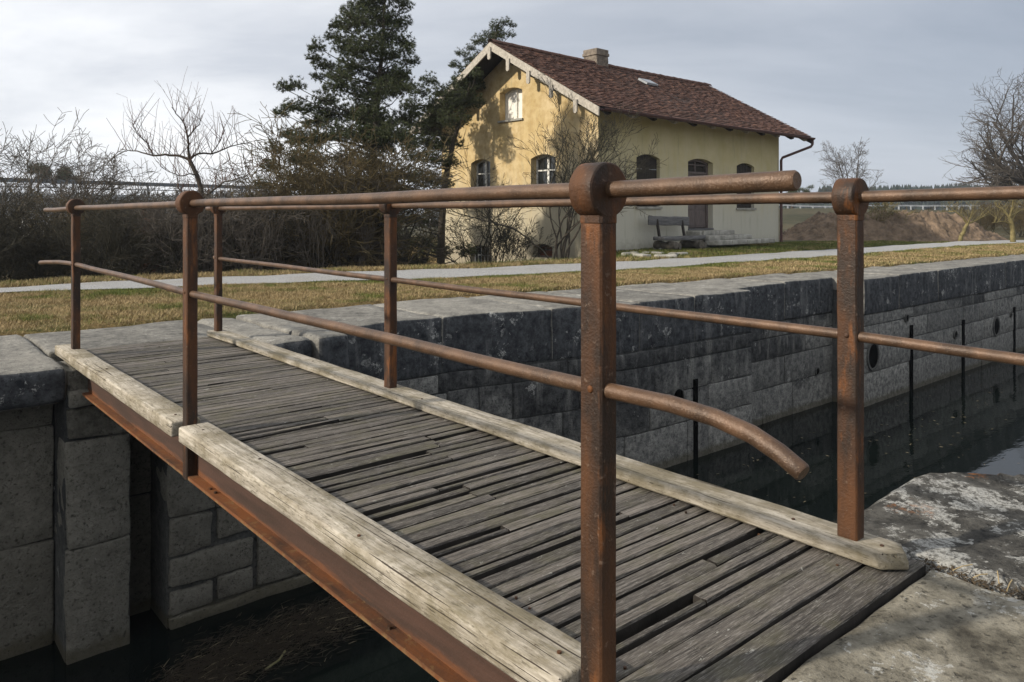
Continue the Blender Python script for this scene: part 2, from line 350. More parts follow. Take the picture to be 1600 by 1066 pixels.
class MB:
    def __init__(s): s.v = []; s.f = []
    def add(s, v, f):
        n = len(s.v); s.v += [tuple(p) for p in v]; s.f += [tuple(i + n for i in q) for q in f]
    def box(s, a, b, c, d, e, g, bev=0.0, jit=0.0, rg=None):
        x0, x1, y0, y1, z0, z1 = a, b, c, d, e, g
        if bev <= 0:
            s.add([(x0, y0, z0), (x1, y0, z0), (x1, y1, z0), (x0, y1, z0), (x0, y0, z1), (x1, y0, z1), (x1, y1, z1), (x0, y1, z1)],
                  [(0, 3, 2, 1), (4, 5, 6, 7), (0, 1, 5, 4), (1, 2, 6, 5), (2, 3, 7, 6), (3, 0, 4, 7)]); return
        v = []; idx = {}
        for i in (0, 1):
            for j in (0, 1):
                for k in (0, 1):
                    X = (x0, x1)[i]; Y = (y0, y1)[j]; Z = (z0, z1)[k]
                    sx = bev if i == 0 else -bev; sy = bev if j == 0 else -bev; sz = bev if k == 0 else -bev
                    jx, jy, jz = ((rg.uniform(-jit, jit) for _ in range(3)) if rg else (0, 0, 0))
                    for ax, p in enumerate(((X, Y + sy, Z + sz), (X + sx, Y, Z + sz), (X + sx, Y + sy, Z))):
                        idx[i, j, k, ax] = len(v); v.append((p[0] + jx, p[1] + jy, p[2] + jz))
        f = []
        for i in (0, 1):
            q = [idx[i, 0, 0, 0], idx[i, 1, 0, 0], idx[i, 1, 1, 0], idx[i, 0, 1, 0]]; f.append(tuple(q if i else q[::-1]))
            q = [idx[0, i, 0, 1], idx[1, i, 0, 1], idx[1, i, 1, 1], idx[0, i, 1, 1]]; f.append(tuple(q[::-1] if i else q))
            q = [idx[0, 0, i, 2], idx[1, 0, i, 2], idx[1, 1, i, 2], idx[0, 1, i, 2]]; f.append(tuple(q if i else q[::-1]))
        def fix(q, cen):
            a_, b_, c_ = (Vector(v[q[0]]), Vector(v[q[1]]), Vector(v[q[2]]))
            n = (b_ - a_).cross(c_ - b_); m_ = sum((Vector(v[t]) for t in q), Vector()) / len(q)
            return tuple(q) if n.dot(m_ - cen) > 0 else tuple(q[::-1])
        cen = Vector(((x0 + x1) / 2, (y0 + y1) / 2, (z0 + z1) / 2))
        for i in (0, 1):
            for j in (0, 1):
                f.append(fix([idx[i, j, 0, 0], idx[i, j, 1, 0], idx[i, j, 1, 1], idx[i, j, 0, 1]], cen))
                f.append(fix([idx[i, 0, j, 0], idx[i, 1, j, 0], idx[i, 1, j, 2], idx[i, 0, j, 2]], cen))
                f.append(fix([idx[0, i, j, 1], idx[1, i, j, 1], idx[1, i, j, 2], idx[0, i, j, 2]], cen))
                for k in (0, 1): f.append(fix([idx[i, j, k, 0], idx[i, j, k, 1], idx[i, j, k, 2]], cen))
        s.add(v, f)
    def tube(s, pts, r, n=10, caps=True, rs=None):
        pts = [Vector(p) for p in pts]; rings = []; up = None
        for i, p in enumerate(pts):
            d = (pts[min(i + 1, len(pts) - 1)] - pts[max(i - 1, 0)]).normalized()
            if up is None: up = Vector((0, 0, 1)) if abs(d.z) < .9 else Vector((0, 1, 0))
            a = d.cross(up).normalized(); b = a.cross(d); rr = rs[i] if rs else r
            rings.append([p + (a * math.cos(t) + b * math.sin(t)) * rr for t in (2 * math.pi * k / n for k in range(n))])
        v = [q for ring in rings for q in ring]; f = []
        for i in range(len(pts) - 1):
            for k in range(n):
                f.append((i * n + k, i * n + (k + 1) % n, (i + 1) * n + (k + 1) % n, (i + 1) * n + k))
        if caps: f.append(tuple(range(n))[::-1]); f.append(tuple((len(pts) - 1) * n + k for k in range(n)))
        s.add(v, f)
    def prism(s, poly, axis, a, b):
        """poly of 2D points extruded along axis ('x','y','z') from a to b"""
        def P(p, t): return {'x': (t, p[0], p[1]), 'y': (p[0], t, p[1]), 'z': (p[0], p[1], t)}[axis]
        n = len(poly); v = [P(p, a) for p in poly] + [P(p, b) for p in poly]
        s.add(v, [tuple(range(n)), tuple(range(2 * n - 1, n - 1, -1))] + [(i, i + n, (i + 1) % n + n, (i + 1) % n) for i in range(n)])
    def build(s, name, m, parent=None, smooth=False): 
        o = obj(name, s.v, s.f, m, parent, smooth)
        return o
def autosmooth(o, ang=40):
    me = o.data
    me.polygons.foreach_set('use_smooth', [True] * len(me.polygons))
    try: me.set_sharp_from_angle(angle=R(ang))
    except Exception: pass
def fixn(o):
    import bmesh
    b = bmesh.new(); b.from_mesh(o.data); bmesh.ops.recalc_face_normals(b, faces=b.faces); b.to_mesh(o.data); b.free(); return o
def rough_block(name, x0, x1, y0, y1, z0, z1, m, parent, rr=.03, amp=.012, cell=.12, seed=0, fr=3.0, bottom=False, warp=None):
    """a stone with rounded, weathered edges: a subdivided box, pulled in at its corners, roughened by noise"""
    nx = max(2, int((x1 - x0) / cell)); ny = max(2, int((y1 - y0) / cell)); nz = max(2, int((z1 - z0) / cell))
    idx = {}; V = []; F = []
    cx, cy, cz = (x0 + x1) / 2, (y0 + y1) / 2, (z0 + z1) / 2
    hx, hy, hz = (x1 - x0) / 2, (y1 - y0) / 2, (z1 - z0) / 2
    rr = min(rr, hx * .6, hy * .6, hz * .6)
    def ax(i, n, h):
        t = i / n
        if n >= 3:       # edge loops close to the borders so the rounding stays tight
            if i == 0: return -h
            if i == n: return h
            return -h + rr * .9 + (2 * h - 1.8 * rr) * (i - 1) / (n - 2)
        return -h + 2 * h * t
    nx += 2; ny += 2; nz += 2
    def P(i, j, k):
        if (i, j, k) in idx: return idx[i, j, k]
        p = Vector((ax(i, nx, hx), ax(j, ny, hy), ax(k, nz, hz)))
        q = Vector((max(-hx + rr, min(hx - rr, p.x)), max(-hy + rr, min(hy - rr, p.y)), max(-hz + rr, min(hz - rr, p.z))))
        d = p - q
        if d.length > 1e-6:
            L_ = min(d.length, rr * 1.0); p = q + d.normalized() * (rr if d.length > rr * .95 else d.length)
        w_ = p + Vector((cx, cy, cz)); s_ = Vector((seed * 7.3, seed * 3.1, seed * 1.7))
        n_ = noise.noise_vector((w_ + s_) * fr) * amp + noise.noise_vector((w_ + s_) * fr * 4) * amp * .4
        w_ = w_ + n_
        if warp: w_ = Vector(warp(w_))
        idx[i, j, k] = len(V); V.append(w_); return idx[i, j, k]
    for i in range(nx):
        for j in range(ny):
            F.append((P(i, j, nz), P(i + 1, j, nz), P(i + 1, j + 1, nz), P(i, j + 1, nz)))
            if bottom: F.append((P(i, j, 0), P(i, j + 1, 0), P(i + 1, j + 1, 0), P(i + 1, j, 0)))
    for k in range(nz):
        for i in range(nx):
            F.append((P(i, 0, k), P(i + 1, 0, k), P(i + 1, 0, k + 1), P(i, 0, k + 1)))
            F.append((P(i, ny, k), P(i, ny, k + 1), P(i + 1, ny, k + 1), P(i + 1, ny, k)))
        for j in range(ny):
            F.append((P(0, j, k), P(0, j, k + 1), P(0, j + 1, k + 1), P(0, j + 1, k)))
            F.append((P(nx, j, k), P(nx, j + 1, k), P(nx, j + 1, k + 1), P(nx, j, k + 1)))
    return obj(name, [tuple(p) for p in V], F, m, parent, True)

# ================================================================== SETTING
WZ = -1.97
def edge_u(v):      # back edge of the coping, where the turf starts
    return float(np.interp(v, [-30, 5, 8, 15, 25, 200], [7.62, 7.5, 7.15, 6.45, 6.15, 6.1]))
PATH = [(-200, 462, 455.5), (0, 460, 452), (206, 453, 440.5), (400, 445, 432), (600, 439, 425), (800, 431, 418), (966, 423, 410.5), (1150, 411, 400), (1320, 400, 389.5), (1500, 385, 378.5), (1600, 380.5, 376.2), (1680, 378.2, 374.8)]
def at(px, py, z):
    Y = 1200 * (1 - z) / (py - 334); return Vector(((px - 800) / 1200 * Y, Y, z))
pn = [uv(*at(p, a, .03)[:2]) for p, a, b in PATH]; pf = [uv(*at(p, b, .03)[:2]) for p, a, b in PATH]
def near_u(v): return float(np.interp(v, [p[0] for p in pn], [p[1] for p in pn]))
def far_u(v): return float(np.interp(v, [p[0] for p in pf], [p[1] for p in pf]))
def sm(a, b, x):
    t = max(0., min(1., (x - a) / (b - a))); return t * t * (3 - 2 * t)
def gz(v, u):       # height of the ground on the far side of the lock
    p = W(v, u); s = u - edge_u(v)
    z = -.06 + .075 * sm(-.02, .08, s) + .02 * sm(.1, 2.5, s)
    beyond = u - (far_u(v) + .35)
    left = sm(14.2, 12.6, v)
    z -= left * .95 * sm(0, 5.5, beyond)
    z += (1 - left) * .06 * sm(-.5, 1.0, beyond) * (1 - sm(22, 26, v))
    z -= .3 * sm(30, 45, p.y) * (1 - left)
    z += noise.noise(Vector((p.x * .9, p.y * .9, 0))) * .02 * sm(.1, .6, s)
    r_ = p.x / max(p.y, 1)
    emb = sm(.25, .33, r_) * sm(34, 52, p.y - .12 * p.x)
    z += 1.55 * emb * (1 - sm(64, 70, p.y - .12 * p.x) * .7)
    z += noise.noise(Vector((p.x * .15, p.y * .15, 3))) * .2 * sm(25, 50, p.y)
    return z
# far ground
ss = [-.45, -.06, 0, .08, .2] + [.2 + .3 * i for i in range(1, 40)] + [13, 14, 15, 17, 19, 21, 24, 27, 30, 34, 38, 42, 46, 50, 54, 58, 62, 66, 72, 80, 95, 120, 160, 220, 320, 500, 900, 1600]
vs = [-900, -400, -200, -100, -60, -45, -35, -28, -22, -18, -15, -12, -10, -8] + [-6 + .5 * i for i in range(73)] + [31.5 + 1.5 * i for i in range(26)] + [75, 85, 100, 130, 180, 260, 400, 700, 1200]
V = []; F = []
for v_ in vs:
    e = edge_u(v_)
    for s_ in ss: V.append(tuple(W(v_, e + s_, gz(v_, e + s_))))
n_ = len(ss)
for i in range(len(vs) - 1):
    for j in range(n_ - 1): F.append((i * n_ + j, (i + 1) * n_ + j, (i + 1) * n_ + j + 1, i * n_ + j + 1))
tag(obj('ground', V, F, M_ground, None, True), kind='structure')
# near-side ground behind the camera and along the near bank
V = []; F = []
vs2 = [-900, -200, -60, -20, -8, -4, -2, 0, 2, 4, 8, 20, 60, 200, 1200]; us2 = [-1200, -300, -80, -20, -8, -4, -2.2, -1.2]
for a in vs2:
    for b in us2: V.append(tuple(W(a, b, -.05)))
for i in range(len(vs2) - 1):
    for j in range(len(us2) - 1): n_ = len(us2); F.append((i * n_ + j, (i + 1) * n_ + j, (i + 1) * n_ + j + 1, i * n_ + j + 1))
tag(obj('near_ground', V, F, M_ground), kind='structure')
# path
V = []; F = []; m_ = 240
v0_, v1_ = pn[0][0], pn[-1][0] - .5; rows = 5
tv = [v0_ + (v1_ - v0_) * i / m_ for i in range(m_ + 1)] + [v1_ + 5, v1_ + 15, v1_ + 40]
for v_ in tv:
    a = near_u(v_) + noise.noise(Vector((v_ * 2.3, 0, 0))) * .07 + noise.noise(Vector((v_ * 8, 0, 0))) * .03; b = far_u(v_) + noise.noise(Vector((v_ * 2, 9, 0))) * .08
    for q in range(rows + 1):
        u_ = a + (b - a) * q / rows; V.append(tuple(W(v_, u_, gz(v_, u_) + .014 + .012 * math.sin(math.pi * q / rows))))
for i in range(len(tv) - 1):
    for j in range(rows): n_ = rows + 1; F.append((i * n_ + j, (i + 1) * n_ + j, (i + 1) * n_ + j + 1, i * n_ + j + 1))
tag(obj('gravel_path', V, F, M_path, None, True), kind='structure')
# water
wo = obj('canal_water', [tuple(Vector((a, b, 0))) for a, b in ((-300, -1.5), (600, -1.5), (600, 7.4), (-300, 7.4))], [(0, 1, 2, 3)], M_water)
wo.location = (0, 0, WZ); wo.rotation_euler = (0, 0, AL); tag(wo, kind='structure')

# ------------------------------------------------------------------ far lock wall
lw = thing('lock_wall', 'long dark stone wall of the lock on the far side of the water', 'wall', (0, 0, 0), AL)
SEG = [(-40, 1.05, 6.10), (1.05, 1.447, 5.75), (1.447, 1.69, 6.15), (1.69, 3.15, 5.75), (3.15, 8.95, 5.66), (8.95, 11.75, 5.95), (11.75, 46, 5.46)]
core = MB()
WU = lambda v: float(np.interp(v, [3.15, 4.6, 6.6, 8.95], [6.19, 6.13, 5.68, 5.62]))
warpw = lambda p: (p.x, p.y + (WU(p.x) - 5.66 if 3.1 < p.x < 9 else 0), p.z)
qs = [3.15, 4.0, 4.6, 5.2, 6.0, 6.6, 7.5, 8.95]
for a, b in zip(qs[:-1], qs[1:]): core.prism([(a, WU(a) + .013), (b, WU(b) + .013), (b, 7.3), (a, 7.3)], 'z', WZ - .6, -.20)
for a, b, f in SEG:
    if a == 3.15: continue
    core.box(a, b, f + (.013 if a > 3 else .03), 7.3 if b < 46 else 7.0, WZ - .6, -.20)
fixn(core.build('wall_core', M_mortar, lw))
rg = random.Random(3)
count = 0
def stone(a, b, f, z0, z1, m, dep=.20, lab=None, rr=.012, amp=.010, cell=.2, name='stone', warp=None):
    global count
    count += 1
    o = rough_block(name, a, b, f - rg.uniform(0, .012), f + dep, z0, z1, m, lw, rr, amp, cell, count, 3.0, False, warp)
    if lab: o['label'] = lab
    return o
holes = []
# right-hand stretches: a deep coping course, then smaller irregular courses down to the water
for a, b, f in SEG[4:]:
    zt = -.565
    far = b > 40
    hs = {3.15: [.19, .36, .40, .52], 8.95: [.20, .30, .42, .5]}.get(a, [.18, .34, .40, .48])
    top = zt
    for ci, h in enumerate(hs):
        h *= rg.uniform(.92, 1.08); bot = max(top - h, WZ - .25)
        if ci == len(hs) - 1: bot = WZ - .3
        x = a
        lim = b if not far else 24.0
        while x < lim - .05:
            wdt = rg.choice([.40, .6, .8, 1.0, 1.3]) * rg.uniform(.85, 1.15) * (1.0 if not far else 1.35)
            if lim - (x + wdt) < .3: wdt = lim - x
            stone(x + .007, x + wdt - .007, f, bot + .006, top - .006, M_wall, warp=warpw if a < 5 else None)
            x += wdt
        top = bot
# pilaster under the bridge end, its big ashlar blocks, and the courses beside it
for z0, z1 in ((WZ - .3, -1.225), (-1.215, -.515)): stone(1.055, 1.442, 5.75, z0, z1, M_left, .38, rr=.010, amp=.016, cell=.06)
stone(1.06, 1.442, 5.75, -.50, -.29, M_left, .36, rr=.014, amp=.024, cell=.05)
stone(1.065, 1.25, 5.73, -.28, -.17, M_left, .36, rr=.014, amp=.024, cell=.05)
stone(1.26, 1.442, 5.75, -.28, -.14, M_left, .36, rr=.014, amp=.024, cell=.05)
stone(1.06, 1.28, 5.80, -.16, -.055, M_left, .36, rr=.014, amp=.024, cell=.05)
for a, b, z0, z1 in ((1.70, 2.02, -1.175, -.70), (2.035, 2.31, -1.175, -.80), (1.70, 2.0, -1.455, -1.195), (2.045, 2.31, -1.42, -1.195), (1.70, 2.31, -1.68, -1.475), (1.70, 2.0, -1.88, -1.71),
                     (2.04, 2.31, -1.88, -1.70), (2.345, 3.14, -1.86, -1.22), (2.345, 3.14, -1.20, -.62), (1.70, 2.33, -.68, -.36), (2.345, 3.14, -.60, -.36), (1.70, 3.14, WZ - .3, -1.895)):
    stone(a, b, 5.75, z0, z1, M_left, .38, rr=.014, amp=.022, cell=.06)
# recess wall on the far left and slot
for a, b, z0, z1 in ((-1.2, .2, WZ - .3, -1.25), (.21, 1.04, WZ - .3, -1.25), (-.9, 1.04, -1.24, -.46), (-3.0, -.91, -1.24, -.46), (-3, -1.21, WZ - .3, -1.25), (-3, 1.04, -.45, -.25)):
    stone(a, b, 6.10, z0, z1, M_left, .3, rr=.012, amp=.018, cell=.12)
for z0, z1 in ((WZ - .3, -1.1), (-1.09, -.3)): stone(1.452, 1.685, 6.15, z0, z1, M_left, .2, amp=.01, cell=.12)
# coping stones
def cop(a, b, f, zt=0.0, th=.33, m=M_cop, m2=None, warp=None, rr=.028, bk=None, cell=.13):
    global count
    count += 1
    o = rough_block('coping_stone', a + .002, b - .002, f, bk or (edge_u((a + b) / 2) + .02), zt - th, zt, m, lw, rr, .014, cell, count, 2.2, True, warp)
    if m2:
        o.data.materials.append(m2)
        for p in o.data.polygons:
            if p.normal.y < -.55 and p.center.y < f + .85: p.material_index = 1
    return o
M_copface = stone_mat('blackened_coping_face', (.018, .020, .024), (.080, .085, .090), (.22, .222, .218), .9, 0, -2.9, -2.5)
x = -14.0
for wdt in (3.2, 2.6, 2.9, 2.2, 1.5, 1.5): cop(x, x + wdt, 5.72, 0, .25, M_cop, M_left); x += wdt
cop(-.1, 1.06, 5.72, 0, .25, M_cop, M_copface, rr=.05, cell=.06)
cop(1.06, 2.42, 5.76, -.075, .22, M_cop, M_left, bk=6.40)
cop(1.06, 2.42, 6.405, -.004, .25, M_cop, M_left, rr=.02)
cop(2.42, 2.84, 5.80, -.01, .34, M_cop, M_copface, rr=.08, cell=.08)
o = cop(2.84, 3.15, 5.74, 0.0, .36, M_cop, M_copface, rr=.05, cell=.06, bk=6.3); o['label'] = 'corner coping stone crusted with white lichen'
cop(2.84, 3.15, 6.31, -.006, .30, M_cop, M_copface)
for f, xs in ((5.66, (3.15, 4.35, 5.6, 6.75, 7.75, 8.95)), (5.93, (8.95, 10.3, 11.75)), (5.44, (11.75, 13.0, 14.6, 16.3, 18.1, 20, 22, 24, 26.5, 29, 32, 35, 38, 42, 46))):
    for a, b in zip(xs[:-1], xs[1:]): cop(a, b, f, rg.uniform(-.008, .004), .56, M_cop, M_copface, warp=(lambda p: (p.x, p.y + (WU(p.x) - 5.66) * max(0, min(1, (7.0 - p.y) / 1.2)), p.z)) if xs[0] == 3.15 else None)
# drain holes and tall gate slots: near-black plugs, their inner shade painted as colour
M_holeshade = mat('painted_hole_shade', lambda k: k.col((.004, .004, .004)), 1, 0, 0)
def hole(v, z, r, u, name='drain_hole'):
    m = MB(); pts = [(v + r * math.cos(t), z + 1.12 * r * math.sin(t)) for t in (2 * math.pi * i / 16 for i in range(16))]
    m.prism(pts, 'y', u - .022, u + .1); o = fixn(m.build(name, M_holeshade, lw))
    m = MB(); n = 20
    for i in range(n):
        a0 = 2 * math.pi * i / n; a1 = 2 * math.pi * (i + 1) / n
        q = [(v + rr * math.cos(t), z + 1.12 * rr * math.sin(t)) for rr, t in ((r, a0), (r * 1.2, a0), (r * 1.2, a1), (r, a1))]
        m.prism(q, 'y', u - .035, u + .02)
    fixn(m.build('hole_rim', M_mortar, o)); return o
def slot(v, z0, z1, u, w=.035):
    m = MB(); m.box(v - w, v + w, u - .022, u + .1, z0, z1); m.build('gate_slot', M_holeshade, lw)
def vz(px, py, u):
    r = (px - 800) / 1200; v = (.6495 + .7604 * r) * u / (.7604 - .6495 * r); Y = .7604 * u + .6495 * v
    return v, 1 - (py - 334) * Y / 1200
for px, y0, y1, u, w_ in ((1085, 592, 760, 5.66, .045), (1423, 508, 640, 5.46, .05), (1504, 500, 620, 5.46, .055), (1584, 480, 600, 5.46, .05)):
    v_, za = vz(px, y0, u); slot(v_, WZ - .2, za, u, w_)
for px, py, u, r in ((1057, 622, 5.66, .10), (1362, 556, 5.46, .17), (1555, 510, 5.46, .15), (1275, 580, 5.95, .045), (1491, 523, 5.46, .06), (1415, 497, 5.46, .05), (1578, 492, 5.46, .04)):
    v_, z_ = vz(px, py, u); hole(v_, z_, r, u)

# ------------------------------------------------------------------ near quay
nq = thing('quay_wall', 'near stone quay with lichen-spotted slabs at the foot of the footbridge', 'wall', (0, 0, 0), AL)
m = MB()
m.prism([(-40, 1.02), (2.0, 1.02), (2.4, 1.12), (3.2, 1.12), (3.35, 1.0), (3.6, .7), (60, .5), (60, -1.25), (-40, -1.25)], 'z', WZ - .6, -.16)
fixn(m.build('wall_core', M_mortar, nq))
def polyslab(poly, z0, z1, m, label, cell=.05, amp=.018, seed=1, rr=.05, fn=None):
    """a flat-topped slab with an irregular outline, its top a fine roughened grid that rounds off at the rim"""
    xs = [p[0] for p in poly]; ys = [p[1] for p in poly]
    n = len(poly)
    def dist(x, y):
        ins = False; dm = 9
        for i in range(n):
            x0, y0 = poly[i]; x1, y1 = poly[(i + 1) % n]
            dx, dy = x1 - x0, y1 - y0; t = max(0, min(1, ((x - x0) * dx + (y - y0) * dy) / (dx * dx + dy * dy)))
            dm = min(dm, math.hypot(x - x0 - t * dx, y - y0 - t * dy))
            if (y0 > y) != (y1 > y) and x < (x1 - x0) * (y - y0) / (y1 - y0) + x0: ins = not ins
        return dm if ins else -dm
    # rings from the outline inwards
    per = []
    for i in range(n):
        x0, y0 = poly[i]; x1, y1 = poly[(i + 1) % n]; k = max(1, int(math.hypot(x1 - x0, y1 - y0) / cell))
        per += [(x0 + (x1 - x0) * t / k, y0 + (y1 - y0) * t / k) for t in range(k)]
    import bmesh
    from mathutils.geometry import delaunay_2d_cdt
    pts = [Vector(p) for p in per]; ed = [(i, (i + 1) % len(per)) for i in range(len(per))]
    g = random.Random(seed)
    x = min(xs)
    while x < max(xs):
        y = min(ys)
        while y < max(ys):
            q = (x + g.uniform(-.3, .3) * cell, y + g.uniform(-.3, .3) * cell)
            if dist(*q) > cell * .45: pts.append(Vector(q))
            y += cell
        x += cell
    vo, eo, fo, *_ = delaunay_2d_cdt(pts, ed, [], 1, 1e-5)
    V = []; 
    for p in vo:
        d = max(0, dist(p.x, p.y)); s_ = Vector((p.x, p.y, seed * 5.1))
        z = z1 + noise.noise(s_ * 2.2) * amp + noise.noise(s_ * 9) * amp * .5 + noise.noise(s_ * 30) * amp * .22
        if d < rr: z -= rr * (1 - math.sqrt(max(0, 1 - (1 - d / rr) ** 2))) * .8
        if fn: z += fn(p.x, p.y)
        V.append((p.x, p.y, z))
    F = [tuple(f) for f in fo]; nv = len(V)
    # skirt
    kk = len(per)
    for i in range(kk):
        j = (i + 1) % kk; F.append((i, len(V), len(V) + 1, j)); V.append((V[i][0], V[i][1], z0)); V.append((V[j][0], V[j][1], z0))
    o = fixn(obj('coping_slab', V, F, m, nq, False)); o['label'] = label
    autosmooth(o, 50); return o
polyslab([(2.40, 1.27), (2.75, 1.28), (3.18, 1.275), (3.30, 1.24), (3.46, 1.05), (3.60, .86), (3.9, .7), (4.4, .66), (4.5, -1.25), (2.42, -1.25), (2.39, .3), (2.40, .93)],
         -.36, -.022, M_lich, 'dark slab with white and orange lichen', .045, .022, 3)
polyslab([(1.16, .895), (1.6, .893), (2.0, .897), (2.30, .895), (2.365, .90), (2.37, .3), (2.385, -1.25), (.9, -1.25), (.9, .4), (1.0, .8)],
         -.36, -.016, M_slab, 'pale grey slab beside the end plank', .045, .012, 5, .012)
# the lower ledge the deck bears on, and the bank further along
ab = MB(); ab.box(.6, 2.39, .905, 1.24, -.55, -.17); ab.build('bearing_ledge', M_left, nq)
polyslab([(4.52, .66), (7, .64), (7, -1.25), (4.52, -1.25)], -.36, -.03, M_cop, 'coping slab further along the quay', .3, .02, 8)
polyslab([(7.02, .62), (20, .58), (20, -1.25), (7.02, -1.25)], -.36, -.03, M_cop, 'farthest coping slab of the quay', .8, .02, 9)
polyslab([(-9, .9), (.88, .9), (.88, -1.25), (-9, -1.25)], -.36, -.05, M_cop, 'coping slab left of the footbridge', .3, .02, 11)
# dirt and twigs packed in the joint
g = random.Random(5); V = []; F = []
for i in range(900):
    x = 2.388 + g.gauss(0, .018); y = g.uniform(.2, .95); z = -.035 + g.uniform(-.01, .012); r = g.uniform(.003, .010); n = len(V)
    V += [(x + g.uniform(-r, r), y + g.uniform(-r, r), z + g.uniform(0, r)) for _ in range(4)]
    F += [(n, n + 1, n + 2), (n, n + 2, n + 3), (n, n + 3, n + 1), (n + 1, n + 3, n + 2)]
o = obj('joint_dirt', V, F, simple('packed_dirt', (.03, .022, .014), (.10, .075, .045), 30), None); o.rotation_euler = (0, 0, AL)
tag(o, 'dirt and crumbs packed in the joint between the near slabs', 'dirt', kind='stuff')
g = random.Random(8)
for i in range(9):
    x = 2.39 + g.uniform(-.05, .07); y = g.uniform(.45, .86); a = g.uniform(-.5, 1.2); l = g.uniform(.04, .10)
    m = MB(); m.tube([(0, 0, 0), (l * .5 * math.cos(a), l * .5 * math.sin(a), .004), (l * math.cos(a), l * math.sin(a), .001)], .0016, 5)
    o = m.build('straw', simple('dry_straw', (.30, .22, .11), (.42, .33, .18), 20), None); o.location = W(x, y, -.012); o.rotation_euler = (0, 0, AL)
    tag(o, 'dry straw lying in the dirty joint beside the end of the right kerb timber', 'straw', 'dry straws in the slab joint')

# ================================================================== FOOTBRIDGE
fb = thing('footbridge', 'narrow plank footbridge with rusty iron railings crossing the lock', 'footbridge', W(1.7, 0, 0), AL)
VX = 1.7          # root sits on the deck's middle line; local x = v - 1.7
def lx(v): return v - VX
g = random.Random(21)
# deck planks
u = .905; k = 0; VL, VR = 1.19, 2.21
pcount = 0
M_pledge = simple('shaded_plank_edge', (.008, .007, .006), (.030, .026, .022), 9, .9)  # shade of the gaps, painted dark onto the plank sides
def plank(x0, x1, y0, y1, zt):
    global pcount
    pcount += 1
    bev = .004; L_ = x1 - x0; Wd = y1 - y0
    nseg = max(2, int(L_ / .09)); V = []; F = []
    prof = [(0, -.04), (0, -bev * 1.2), (bev, 0), (Wd / 2, -.0015), (Wd - bev, 0), (Wd, -bev * 1.2), (Wd, -.04)]
    for i in range(nseg + 1):
        x = -L_ / 2 + L_ * i / nseg
        for j, (yy, zz) in enumerate(prof):
            s_ = Vector((x * 3 + pcount * 11.1, j * 1.7, pcount)); 
            dy = noise.noise(s_) * .0035 + noise.noise(s_ * 5) * .0018; dz = noise.noise(s_ + Vector((0, 0, 40))) * .003
            V.append((x, yy - Wd / 2 + dy, zz + dz))
    n = len(prof)
    for i in range(nseg):
        for j in range(n - 1): F.append((i * n + j, (i + 1) * n + j, (i + 1) * n + j + 1, i * n + j + 1))
    F.append(tuple(range(n))); F.append(tuple(nseg * n + j for j in range(n))[::-1])
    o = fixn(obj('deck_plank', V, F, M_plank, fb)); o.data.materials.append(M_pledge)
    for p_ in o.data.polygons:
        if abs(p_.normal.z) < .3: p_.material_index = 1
    o.location = ((x0 + x1) / 2, (y0 + y1) / 2, zt); o.rotation_euler = (g.uniform(-.012, .012), g.uniform(-.003, .003), g.uniform(-.002, .002))
    autosmooth(o, 35); return o
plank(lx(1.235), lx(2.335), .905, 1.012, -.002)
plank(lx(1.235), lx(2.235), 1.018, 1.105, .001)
u = 1.112
while u < 6.36:
    wdt = g.uniform(.042, .060); gap = g.choice([.009, .011, .013, .016])
    if u + wdt > 6.37: wdt = 6.37 - u
    if u > 3.4: gap *= .62
    r = g.random(); z = g.uniform(-.004, .004) * (.5 if u > 3.4 else 1)
    if r < (.60 if u < 3.4 else .88): 
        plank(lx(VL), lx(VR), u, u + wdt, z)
    else:       # a board made up of two lengths, one of them narrower so a wide slot opens beside it
        s_ = g.uniform(VL + .25, VR - .25); nar = g.uniform(.014, .024)
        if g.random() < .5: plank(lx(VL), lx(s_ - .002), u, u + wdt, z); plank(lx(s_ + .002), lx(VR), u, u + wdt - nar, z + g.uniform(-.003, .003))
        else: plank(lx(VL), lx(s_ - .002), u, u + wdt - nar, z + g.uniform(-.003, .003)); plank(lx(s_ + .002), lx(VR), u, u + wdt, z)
    u += wdt + gap
# kerb timbers
def timber(v0, v1, u0, u1, z0=-.022, z1=.048, chip=None, seed=1, cell=.07, notch=None):
    def wp(p):
        if chip: return chip(p)
        return p
    o = rough_block('kerb_timber', lx(v0), lx(v1), u0, u1, z0, z1, M_timber, fb, .010, .004, cell, seed, 1.6, True, wp)
    return o
timber(1.0925, 1.229, 1.128, 3.575, seed=1)
timber(1.0925, 1.226, 3.668, 6.36, seed=2)
timber(1.100, 1.226, .50, 1.045, -.022, .040, seed=3)
def chipR(p):       # broken, slanting near end
    if p.y < 1.0:
        t = (p.x - lx(2.167)) / .133
        cut = .967 - .062 * min(1, t * 1.8) + (.045 * max(0, t - .6) / .4)
        if p.y < cut + .04: return (p.x, max(p.y, cut + (.012 if p.z > .035 else 0)), p.z)
    return p
timber(2.167, 2.303, .905, 6.37, .0045, .048, chipR, 4)
for v_, u_, z_ in ((1.16, 1.20, .048), (1.13, 2.02, .048), (1.19, 2.9, .048), (1.16, 3.45, .048), (1.15, 3.8, .048), (1.17, 5.2, .048), (2.22, 1.25, .048), (2.25, 2.2, .048), (2.21, 3.3, .048), (2.24, 4.6, .048), (2.235, .985, .048)):
    m = MB(); m.tube([(lx(v_), u_, z_ - .006), (lx(v_), u_, z_ + .003)], .0055, 7); m.build('nail_head', M_rust, fb)
for i in range(10):
    v_, u_ = g.choice((1.30, 2.12)) + g.uniform(-.02, .02), 1.06 + .065 * i
    m = MB(); m.tube([(lx(v_), u_, -.008), (lx(v_), u_, .002)], .004, 6); m.build('nail_head', M_rust, fb)
